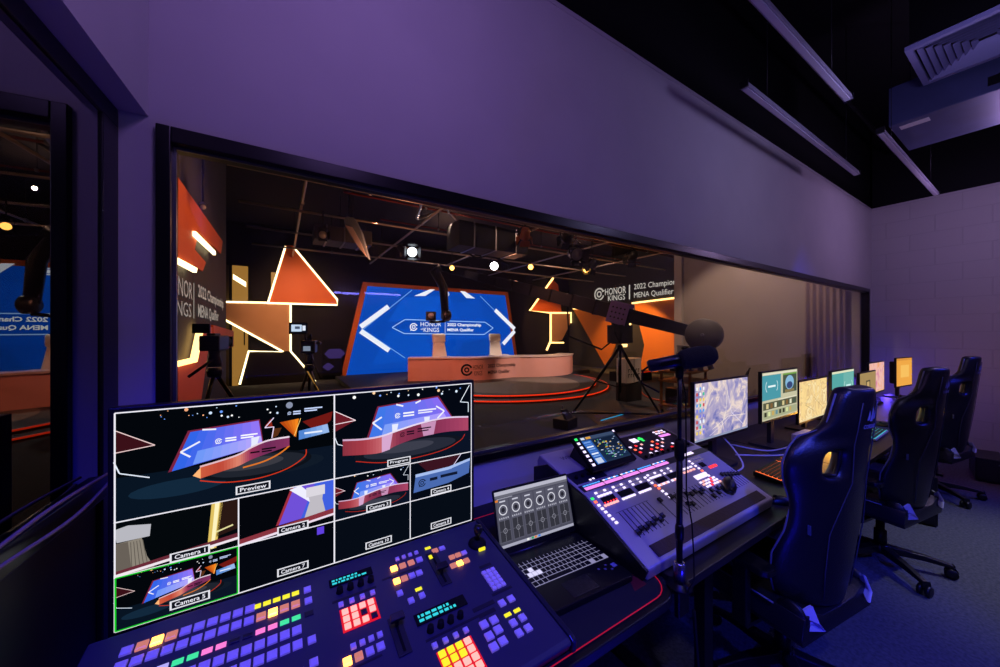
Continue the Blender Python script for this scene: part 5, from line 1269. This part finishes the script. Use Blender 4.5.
# ---------- camera crane (jib)
PV = V((5.85,4.75,1.84)); AD = V((-1.8,4.6,1.44)); au = AD.normalized()
loc = V((5.85,4.75,0))
t = thing('crane_tripod', 'tall heavy black tripod standing under the camera crane', 'tripod', (loc.x, loc.y, .0085))
tripod(t, (0,0,1.28), [(-1.10,.20,0),(.20,-.75,0),(.75,.65,0)], .032); MB().cyl((0,0,.35),(0,0,1.25),.03).build('centre_column', M_dmetal, t)
for p0 in ((-.55,.1,.6),(.1,-.37,.6),(.37,.32,.6)): MB().tube([(0,0,.45), p0], .012, 6).build('spreader', M_dmetal, t)
MB().tube([(-1.25,.25,.036),(-.3,-.4,.036),(.35,-1.0,.036)], .02, 6).build('floor_strut', M_dmetal, t)
M_arm = mat('crane_grey','26262e',.35,.3)
t = thing('camera_crane', 'long black camera crane arm reaching over the stage, with round counterweights', 'camera crane', tuple(PV-V((0,0,.66))))
qm = au.to_track_quat('Y','Z').to_matrix()
def tr_box(a, b2, w0, h0, w1, h1, name, m):
    a, b2 = V(a), V(b2); X = qm @ V((1,0,0)); Z_ = qm @ V((0,0,1)); vs = []
    for p, w, h in ((a,w0,h0),(b2,w1,h1)):
        for sx, sz in ((-1,-1),(1,-1),(1,1),(-1,1)): vs.append(p+X*(sx*w/2)+Z_*(sz*h/2))
    return MB().add([tuple(v) for v in vs], [(0,1,2,3),(7,6,5,4)]+[(i,i+4,(i+1)%4+4,(i+1)%4) for i in range(4)]).build(name, m, t, world=True, bevel=.005)
PT = PV+V((0,0,.12))
tr_box(PT-au*1.45, PT+au*.2, .16, .20, .20, .30, 'rear_arm', M_arm)
tr_box(PT+au*.2, PT+au*3.2, .18, .30, .14, .24, 'front_arm', M_arm); tr_box(PT+au*3.2, PT+au*5.35, .13, .22, .10, .15, 'front_arm', M_arm)
for k in range(9): tr_box(PT+au*(.5+.55*k), PT+au*(.54+.55*k), .21-.008*k, .33-.018*k, .21-.008*k, .33-.018*k, 'arm_clamp', M_dmetal)
b = MB(); b.obox(PV-V((0,0,.16)), .22, .26, .68); b.build('pivot_post', M_plastic, t, world=True, bevel=.01)
b = MB(); b.obox(PV+V((0,0,-.30)), .40, .32, .36); b.build('control_box', M_dark, t, world=True, bevel=.01)
b = MB(); X_ = V((CX,-CY,0))
M_perf = mat('anodised_plate','9c80dc',.4,.3)
for sx in (-1, 1): 
    b = MB(); b.obox(PV+V((0,0,.12))+qm@V((sx*.14,0,0)), .015, .40, .44, qm); b.build('side_plate', M_perf, t, world=True, bevel=.004)
    for k in range(4): 
        for j in range(3): b = MB(); b.cyl(PV+V((0,0,.12))+qm@V((sx*.15,-.12+.08*k,-.1+.1*j)), PV+V((0,0,.12))+qm@V((sx*.152,-.12+.08*k,-.1+.1*j)), .018, n=8); b.build('plate_hole', M_black, t, world=True)
CW = PT-au*1.55
M_iron = mat('iron_weight','5a5856',.55,.3)
for k in range(5):
    b = MB(); Mx = qm @ Matrix.Rotation(PI/2,3,'Y'); c = CW+qm@V((-.18+.09*k,0,0)); b.lathe([(.03,-.035),(.27,-.035),(.285,-.02),(.285,.02),(.27,.035),(.03,.035)], c, 28, Mx); b.build('counterweight', M_iron, t, world=True)
b = MB(); b.cyl(CW+qm@V((-.36,0,0)), CW+qm@V((.36,0,0)), .025); b.build('weight_bar', M_metal, t, world=True)
for sx in (-.2,.25): b = MB(); b.tube([CW+qm@V((sx,0,-.26)), CW+V((sx*.8,-.02,-.62))], .05, 8); b.build('hanging_weight', M_iron, t, world=True)
TIP = PT+au*5.35
b = MB(); b.tube([TIP, TIP+V((-.15,.12,-.1)), TIP+V((.10,.1,-.55)), TIP+V((.14,.05,-1.35))], [.13,.15,.13,.11], 10); b.build('remote_head_arm', M_plastic, t, world=True)
b = MB(); b.lathe([(.12,-.12),(.17,-.08),(.17,.08),(.12,.12)], TIP+V((.16,.03,-1.38)), 18, Matrix.Rotation(PI/2,3,'Y')); b.build('remote_head_motor', M_plastic, t, world=True)
b = MB(); b.tube([TIP+V((.14,.05,-1.55)), TIP+V((-.2,.0,-1.58)), TIP+V((-.36,.0,-1.58))], .035, 8); b.build('camera_bracket', M_dmetal, t, world=True)
b = MB(); b.tube([PV+V((-.5,1.0,.3)), PV+V((-.55,.9,-.35)), PV+V((-.2,.3,-.62)), PV+V((-.05,.1,-.4))], .02, 6); b.build('hanging_cable', M_black, t, world=True)
b = MB(); b.tube([PV+V((-.2,0,-.1)), PV+V((-.5,-.3,-.30)), PV+V((-.45,-.35,-.45)), PV+V((-.16,-.2,-.28))], .018, 6); b.build('hanging_cable', M_black, t, world=True)
t = thing('crane_camera', 'small black camera hanging from the head of the crane', 'camera', tuple(TIP+V((-.32,0,-1.54))), R(160))
MB().box(-.14,-.14,0,.14,.14,.25).build('body', M_plastic, t, bevel=.015); MB().cyl((0,.14,.13),(0,.26,.13),.10,.115).build('lens', M_black, t); MB().lathe([(.06,.0),(.085,.01),(.085,.02)], (0,.262,.13), 18, Matrix.Rotation(-PI/2,3,'X')).build('lens_glass', mat('lens_glass','a8a8b8',.1,.6), t)

# ---------- trolley with gear, paper bag, chair, boxes near the crane
tl = V((6.75,3.95,0))
t = thing('equipment_trolley', 'low wooden equipment trolley behind the crane tripod, loaded with gear', 'trolley', (tl.x,tl.y,.0), R(10))
M_wood = mat('light_wood','8a5a30',.5,col2='7a4c28',scale=6)
for z in (.15,.62,.80): MB().box(-.45,-.30,z,.45,.30,z+.03).build('shelf', M_wood, t)
for x in (-.43,.39):
    for y in (-.28,.24): MB().box(x,y,.08,x+.04,y+.04,.80).build('post', M_wood, t)
for x in (-.4,.4):
    for y in (-.25,.25): MB().lathe([(.012,-.015),(.039,-.014),(.04,0),(.039,.014),(.012,.015)], (x,y,.04), 12, Matrix.Rotation(PI/2,3,'X')).build('caster', M_black, t)
def jar(i, dx, dy, z, r, h, lab, m):
    t = thing('equipment_case', lab, 'case', (tl.x+dx, tl.y+dy, z)); MB().box(-r,-r*.8,0,r,r*.8,h).build('case_body', m, t, bevel=.01); MB().box(-r-.005,-r*.8-.005,h,r+.005,r*.8+.005,h+.025).build('case_lid', m, t, bevel=.004); MB().box(-.03,-r*.8-.012,h-.03,.03,-r*.8-.005,h+.01).build('latch', M_metal, t)
M_gc = mat('grey_case','6a6864',.6)
jar(0, .20, .05, .832, .17, .14, 'grey gear case on the trolley, lowest of the stack', M_gc); jar(1, .20, .05, 1.0, .16, .14, 'grey gear case on the trolley, middle of the stack', M_gc); jar(2, .20, .05, 1.168, .15, .12, 'grey gear case on the trolley, topmost of the stack', M_gc)
t = thing('control_unit', 'small dark control unit with a lens on top of the trolley left end', 'control unit', (tl.x-.28, tl.y-.05, .832)); MB().box(-.12,-.1,0,.12,.1,.22).build('housing', M_plastic, t, bevel=.01); MB().ell((-.0,-.05,.30),.10,.07,.07).build('head', M_plastic, t); MB().cyl((0,0,.22),(0,0,.27),.03).build('neck', M_metal, t)
t = thing('operator_light', 'black lamp head on a bent arm beside the trolley gear', 'lamp', (tl.x-.02, tl.y-.15, .832)); MB().tube([(0,0,0),(.02,0,.3),(-.1,.05,.42)], .015, 6).build('arm', M_dmetal, t); MB().ell((-.12,.05,.44),.09,.05,.04).build('lamp_head', M_black, t); MB().lathe([(.05,.0),(.05,.015),(.02,.02)], n=12).build('base', M_black, t)
t = thing('monitor_box', 'black box with cables on the lower shelf of the trolley', 'box', (tl.x-.05, tl.y, .182)); MB().box(-.25,-.2,0,.25,.2,.3).build('box_body', M_plastic, t, bevel=.01); MB().box(-.2,-.205,.05,.2,-.2,.25).build('front_face', M_dark, t)
t = thing('carton_sign', 'white carton with dark smudged lettering on the floor behind the crane tripod', 'carton', (6.9,5.35,0)); 
MB().box(-.26,-.14,.42,.26,.14,.98).build('carton_body', mat('carton_white','d8d0c4',.6), t, bevel=.006); MB().box(-.27,-.15,0,.27,.15,.415).build('carton_base', M_dark, t, bevel=.006)
b = MB(); 
for r_ in range(2):
    for k in range(5): b.box(-.2+.085*k,-.146,.66-.11*r_,-.2+.085*k+.015,-.142,.74-.11*r_); b.box(-.2+.085*k,-.146,.72-.11*r_,-.2+.085*k+.05,-.142,.74-.11*r_)
b.build('printed_strokes', M_black, t); MB().box(-.005,-.146,.42,.005,-.142,.98).build('tape_line', M_dark, t)
t = thing('folding_chair', 'dark upholstered folding chair by the pale studio partition', 'chair', (7.05,3.25,0), R(200))
MB().slab(rrect(-.22,-.20,.22,.22,.04,z=.44), (0,0,.04)).build('seat', M_black, t); b = MB(); b.slab([(-.2,.22,.62),(.2,.22,.62),(.19,.28,.90),(-.19,.28,.90)], (0,.02,0)); b.build('backrest', M_black, t, bevel=.004)
for sx in (-1,1): 
    MB().tube([(sx*.22,.30,.92),(sx*.22,-.18,.012)], .012, 8).build('leg', M_dmetal, t); MB().tube([(sx*.20,-.1,.44),(sx*.20,.28,.012)], .012, 8).build('leg', M_dmetal, t)
t = thing('floor_monitor_box', 'small black gear box on the studio carpet left of the crane foot', 'gear box', (4.0,4.35,0), R(20))
MB().slab([(-.17,-.14,0),(.17,-.14,0),(.17,.14,0),(-.17,.14,0)], (0,0,.16)).build('box_body', M_plastic, t, bevel=.01); b = MB(); b.slab([(-.13,-.1,.161),(.1,-.1,.161),(.06,.0,.30),(-.09,.0,.30)], (0,.05,0)); b.build('top_unit', M_dark, t, bevel=.005); MB().tube([(0,.05,.28),(0,.05,.36)], .01, 6).build('antenna', M_metal, t)
t = thing('crane_track', 'dark floor mat with a cyan light line under the crane tripod', 'floor mat', (5.7,4.2,0)); MB().slab([(4.35,3.75,.001),(6.2,2.75,.001),(6.25,3.6,.001),(5.2,5.3,.001)], (0,0,.006)).build('mat', mat('dark_rubber','141214',.6), t, world=True)
a, b_ = atZ(601,420.5,.012), atZ(624,414,.012); MB().tube([a, b_], .008, 6).build('light_line', emis('cyan_line','20a8e0',.8), t, world=True)
cable('studio_cable', [(3.9,4.0,.016),(4.4,3.5,.016),(5.0,3.1,.016),(5.6,2.75,.016),(6.1,2.4,.016)], .015, M_black, 'thick black cable on the floor in front of the crane mat')
cable('studio_cable', [(8.6,6.6,.021),(8.2,6.0,.021),(7.6,5.4,.021),(7.35,4.8,.021),(7.42,3.6,.021)], .02, mat('orange_cable','b0401c',.5), 'orange cable curving from the stage towards the pale partition')
t = thing('stage_step', 'dark step box at the right edge of the round stage', 'step', (9.9,7.6,0)); MB().box(-.7,-.3,0,.7,.3,.3).build('box_body', M_studioblack, t, bevel=.01); MB().box(-.7,-.305,.27,.7,-.3,.285).build('edge_strip', M_redline, t)
# ---------- dark glass cabinet between sculpture and screen, reflected scenery painted as glowing violet shapes
t = thing('display_rack', 'dark glass rack with painted violet reflections between the left sculpture and screen', 'rack', (1.2, YS-.1, 0))
a, b_ = pY(318,345), pY(343,374); MB().box(pY(322,345)[0], YS-.06, .15, pY(342,345)[0], YS+.0, 1.35).build('cabinet', M_black, t, world=True)
for (xa, ya, xb, yb2) in ((324,349,345,358),(322,363,334,370)):
    c0, c1 = pY(xa, ya), pY(xb, yb2); z_ = YS-.065; b = MB(); mx_ = (c0[0]+c1[0])/2; b.add([(c0[0],z_,(c0[1]+c1[1])/2),(c0[0]+.15,z_,c1[1]),(c1[0]-.15,z_,c1[1]),(c1[0],z_,(c0[1]+c1[1])/2),(c1[0]-.15,z_,c0[1]),(c0[0]+.15,z_,c0[1])],[(0,1,2,3,4,5)]); b.build('print', emis('violet_reflection','503c90',.35), t, world=True)

# ---------- pipe grid and lights under the studio ceiling
def pipe(a, b2, r, lab, m=None, name='lighting_pipe', cat='pipe', grp=None, clamp=True):
    t = thing(name, lab, cat, a); a, b2 = V(a), V(b2); d = b2-a
    MB().tube([(0,0,0), d], r, 8).build('tube', m or M_pipe, t)
    if clamp:
        for u in (.15,.5,.85): p = d*u; MB().tube([p, (p.x,p.y,HS-a.z)], .008, 6).build('drop_rod', M_dmetal, t); MB().ell(p, r*1.8, r*1.8, r*1.8, 8).build('clamp', M_metal, t)
    return t
ZG = 3.85
for i, y in enumerate((4.3,6.0,7.6,9.3,11.0)):
    pipe((-.6,y,ZG), (11.8,y,ZG), .024, 'grey lighting pipe across the studio ceiling, %s' % ['nearest the window','second from the window','middle of the five','second from the end wall','nearest the end wall'][i])
for i, x in enumerate((.35,2.6,4.9,7.2,9.5)):
    pipe((x,2.2,ZG+.06), (x,12.4,ZG+.06), .024, 'grey lighting pipe running away from the window, %s' % ['above the left cameras','above the left half of the screen','above the middle of the screen','above the right half of the screen','above the stage right side'][i])
pipe((1.0,7.0,4.15), (11.5,7.0,4.15), .022, 'red sprinkler pipe crossing the studio ceiling', mat('red_paint','6e1e14',.5), 'sprinkler_pipe'); pipe((2.0,8.4,4.2), (11.5,8.4,4.2), .018, 'thinner red sprinkler pipe nearer the stage', mat('red_paint'), 'sprinkler_pipe')
for i, (pts, lab) in enumerate((([(1.7,5.2,4.5),(2.2,6.2,4.0),(2.6,7.6,4.1),(3.2,8.0,4.5)],'silver flexible duct hose looping near the left ceiling pipes'),([(2.4,6.0,4.4),(2.9,6.6,4.05),(3.3,7.4,4.3),(3.9,7.8,4.1)],'silver flexible duct hose looping beside the soft light panel'),([(4.2,8.8,4.0),(4.8,9.0,3.75),(5.4,9.2,3.9),(6.2,9.3,3.75)],'black cable swag hanging under the middle pipes'))):
    o = cable('ceiling_hose', pts, .03, M_metal if i < 2 else M_black, lab)
def boxY(name, lab, cat, x0, x1, y0, y1, z0, z1, m):
    t = thing(name, lab, cat, ((x0+x1)/2,(y0+y1)/2,z0)); MB().box(x0,y0,z0,x1,y1,z1).build('duct_body', m, t, world=True, bevel=.01)
    for u in (.2,.5,.8): x = x0+(x1-x0)*u; MB().box(x-.015,y0-.015,z0-.015,x+.015,y1+.015,z1+.0).build('flange', M_metal, t, world=True)
boxY('ceiling_duct', 'large black air duct hanging over the middle of the studio', 'duct', 3.0, 4.7, 6.3, 6.9, 3.3, 3.8, mat('duct_black','070708',.7)); boxY('ceiling_duct', 'long dark air duct high along the left of the studio ceiling', 'duct', -.6, 1.8, 4.6, 5.3, 4.2, 4.7, mat('duct_black'))
boxY('ceiling_duct', 'grey air duct above the left sculpture', 'duct', .6, 1.7, 7.9, 8.5, 3.45, 3.75, mat('duct_grey','3a3634',.6))
diffuser(.45, 1.15, 4.55, 5.25, 3.62, 'square louvred air diffuser hanging inside the studio near the left window end', 4.2, M_vent)
def fixture(pos, aim, lab, lens, size=.12, body=None, doors=True, hang=True):
    t = thing('stage_light', lab, 'spotlight', tuple(pos)); pos, aim = V(pos), V(aim); d = (aim-pos).normalized(); q = d.to_track_quat('Z','Y').to_matrix(); s_ = size
    MB().lathe([(s_*.5,-s_*1.6),(s_*.8,-s_*1.3),(s_*.9,0),(s_*1.0,s_*.3)], (0,0,0), 16, q).build('housing', body or M_dark, t)
    MB().lathe([(.001,s_*.301),(s_*.88,s_*.302),(s_*.88,s_*.33),(.001,s_*.36)], (0,0,0), 16, q).build('lens', lens, t)
    if doors:
        for k in range(4):
            a = PI/2*k; Mx = q.to_4x4() @ Matrix.Rotation(a, 4, 'Z'); b = MB(Mx); b.slab([(s_*.98,-s_*.8,s_*.3),(s_*.98,s_*.8,s_*.3),(s_*1.45,s_*1.0,s_*1.2),(s_*1.45,-s_*1.0,s_*1.2)], (.008,0,0)); b.build('barn_door', body or M_dark, t)
    x_ = q @ V((1,0,0)); MB().tube([x_*s_*1.0, x_*s_*1.25+V((0,0,s_*1.2)), V((0,0,s_*2.0)), -x_*s_*1.25+V((0,0,s_*1.2)), -x_*s_*1.0], s_*.08, 6).build('yoke', M_dmetal, t)
    if hang: MB().tube([(0,0,s_*2.0),(0,0,max(s_*2.1, ZG-pos.z))], .012, 6).build('hanger', M_dmetal, t)
    return t
STG = V((6.2,9.3,.6))
def pdepth(x, y, dep): return V((0,0,EYE))+ray(x, y)*dep
L_hot = emis('lamp_white','ffffff',14); L_amb = emis('lamp_amber','ffb050',7); L_cool = emis('lamp_cool','e8f4ff',5); L_ref = mat('lamp_reflector','d0c4b0',.3,.4); L_gel = mat('orange_gel','e0701c',.4)
V0 = V((0,0,EYE))
fixture(pdepth(412,252,8.6), V0+V((1,0,0)), 'bright white square stage lamp left of the crane head', L_cool, .13)
fixture(pdepth(494,266,10.2), V0+V((1.5,0,0)), 'brightest white stage lamp over the screen beside the crane arm', L_hot, .13, doors=False)
fixture(pdepth(452,268,9.5), V0, 'small amber lamp just behind the crane head', L_amb, .07, doors=False)
fixture(pdepth(530.5,267,10.8), V0+V((2,0,0)), 'amber stage lamp right of the brightest white lamp', L_amb, .09, doors=False)
fixture(pdepth(586,270,11.3), V0+V((2,0,0)), 'amber stage lamp near the studio right wall sign', L_amb, .09)
fixture(pdepth(365,247,7.6), V0+V((0,1,0)), 'small amber lamp at the lower end of the soft light panel', L_amb, .05, doors=False)
fixture(pdepth(525,236,7.0), STG, 'unlit stage lamp with orange gel above the crane arm', L_gel, .11, body=mat('gel_orange_body','8a4818',.5))
fixture(pdepth(567,238,7.2), STG+V((2,2,0)), 'dark brown stage lamp tilted away near the white reflector', L_ref, .12)
fixture(pdepth(576,254,6.6), V0+V((3.5,0,-.5)), 'unlit stage lamp showing its white reflector to the window', L_ref, .13)
fixture(pdepth(592,266,8.6), STG, 'dark stage lamp low beside the right wall sign', L_ref, .11); fixture(pdepth(632,258,8.0), STG+V((3,0,0)), 'dark stage lamp over the right wall sign', L_ref, .11)
fixture(pdepth(402,250,9.2), STG, 'dark small stage lamp left of the bright square lamp', L_ref, .09); fixture(pdepth(323,235,6.6), V0+V((0,0,1.0)), 'small grey lamp hanging above the left orange triangle', L_ref, .08); fixture(pdepth(333,180,4.3), V0+V((-.5,0,1)), 'small brass lamp high near the left ceiling pipes', L_ref, .05)
fixture(pdepth(203,207,4.4), V0, 'little round lamp on the studio left wall above the orange panels', L_ref, .035, doors=False)
t = thing('soft_light_panel', 'slanted grey soft light panel hanging left of the crane head', 'soft light', tuple(pdepth(353,232,6.4)))
pp = [pdepth(x, y, 6.4) for x, y in ((344,219),(347,216),(354,218),(361,232),(368.5,259),(357,246),(345,228))]; pf = [pdepth(x, y, 6.38) for x, y in ((345,225),(352,227),(361,243),(366.5,257),(357,245))]
b = MB(); b.slab(pp, V((.06,.10,.0))); b.build('panel', mat('panel_blue_grey','6a707c',.5), t, world=True); b = MB(); b.slab(pf, V((.008,.012,0))); b.build('diffusion_face', mat('diffusion','b09c98',.6), t, world=True)
b = MB(); b.tube([pdepth(349,218,6.45), pdepth(349,195,6.45)], .014, 6); b.build('hanger', M_dmetal, t, world=True)

# ================================================================== LIGHTS
def area(n, loc, aim, sx, sy, col, e):
    l = bpy.data.lights.new(n, 'AREA'); l.shape = 'RECTANGLE'; l.size = sx; l.size_y = sy; l.energy = e; l.color = lin(col); o = bpy.data.objects.new(n, l); C.objects.link(o)
    o.location = loc; o.rotation_euler = (V(aim)-V(loc)).to_track_quat('-Z','Y').to_euler(); return o
def spot(n, loc, aim, ang, col, e, blend=.4, r=.06):
    l = bpy.data.lights.new(n, 'SPOT'); l.spot_size = R(ang); l.spot_blend = blend; l.energy = e; l.color = lin(col); l.shadow_soft_size = r; o = bpy.data.objects.new(n, l); C.objects.link(o)
    o.location = loc; o.rotation_euler = (V(aim)-V(loc)).to_track_quat('-Z','Y').to_euler(); return o
def point(n, loc, col, e, r=.1):
    l = bpy.data.lights.new(n, 'POINT'); l.energy = e; l.color = lin(col); l.shadow_soft_size = r; o = bpy.data.objects.new(n, l); C.objects.link(o); o.location = loc; return o
# control room: blue and violet wash from behind, weak grey light far right
spot('blue_wash', (-.1, -.5, 3.3), (.1, .75, .8), 50, '2424f0', 380, .7, .15)
point('blue_floor', (1.0, -.15, .32), '2018ff', 14, .1)
point('violet_wash', (.30, .45, 2.95), 'a07cdc', 24, .2)
point('lavender_wash', (3.3, .15, 3.0), '958cc8', 30, .1)
point('violet_wash_far', (6.0, .15, 3.0), 'a88cc8', 40, .1)
spot('grey_downlight', (4.6, -.6, 3.3), (4.2, -.2, 0), 50, 'dcdce0', 240, .9)
spot('blue_rim', (5.8, -2.4, 4.0), (4.0, .3, .9), 60, '3038ff', 420, .6, .05)
spot('blue_console', (.9, -.9, 3.4), (1.6, .6, .8), 50, 'a8a0d0', 70, .6, .1)
spot('blue_chairs', (.2, -1.4, 3.6), (2.05, .25, .95), 24, '2438ff', 520, .6, .1)
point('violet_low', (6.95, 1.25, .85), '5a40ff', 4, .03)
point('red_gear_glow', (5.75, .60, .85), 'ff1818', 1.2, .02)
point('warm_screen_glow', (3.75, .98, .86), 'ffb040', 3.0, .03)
# studio
spot('key_left', (3.0, 6.6, 3.9), (5.6, 9.7, .4), 50, 'ffd8c0', 1000)
spot('key_right', (7.6, 5.2, 3.9), (7.6, 9.2, .4), 40, 'ffe0d0', 1000)
spot('desk_left', (1.6, 7.4, 3.9), (3.9, 10.2, .5), 40, 'ffa080', 700)
spot('back_light', (5.6, 11.6, 3.9), (5.6, 9.6, .6), 90, 'fff0e0', 250)
spot('left_triangle', (.5, 9.6, 3.6), (.7, 13, 2.0), 75, 'ffc090', 420, .9)
spot('left_wall', (1.4, 4.6, 3.6), (XL, 5.6, 1.9), 80, 'ffb078', 120)
spot('right_wall', (9.9, 8.6, 2.6), (XS, 9.2, 1.0), 80, 'ffb868', 330)
spot('right_sculpture', (8.9, 10.6, 3.4), (10.8, 13, 1.6), 50, 'ffc090', 260)
spot('partition_glow', (5.9, 2.9, 3.6), (7.6, 3.2, 1.3), 80, 'ffd8c0', 150)
spot('crane_glow', (7.2, 6.4, 3.0), (6.7, 4.2, .6), 60, 'ff9848', 120)
for k, p in enumerate(((1.5, 6.5, 3.0), (5.2, 7.6, 2.9), (8.6, 7.0, 2.9))): point('ceiling_fill', p, 'ffa878', (20, 14, 6)[k], .15)  # added points that brighten ceiling and crane, no fixtures of their own
for p in ((1.8, 5.0, 4.3), (5.4, 4.6, 4.3), (4.2, 9.8, 4.3), (8.8, 9.0, 4.3)): point('studio_fill', p, 'ffc8a8', 32, .03)  # added fill light, no lamp fixture at these points
# ================================================================== CAMERA, WORLD
cam = bpy.data.cameras.new('camera'); co = bpy.data.objects.new('camera', cam); C.objects.link(co)
cam.lens = 36*FPX/1000; cam.sensor_width = 36; cam.clip_start = .02; cam.clip_end = 60
co.location = (0, 0, EYE); co.rotation_euler = (R(90), 0, -math.atan2(CY, CX)); cam.shift_y = 0
S.camera = co
wd = bpy.data.worlds.new('world'); S.world = wd; wd.use_nodes = True
wd.node_tree.nodes['Background'].inputs[0].default_value = lin('101020')+(1,); wd.node_tree.nodes['Background'].inputs[1].default_value = .2
S.view_settings.view_transform = 'Standard'; S.view_settings.look = 'None'; S.view_settings.gamma = 1; S.view_settings.exposure = 0; S.view_settings.use_curve_mapping = False
S.cycles.use_denoising = True; S.cycles.max_bounces = 8; S.cycles.transparent_max_bounces = 12; S.cycles.sample_clamp_indirect = 4
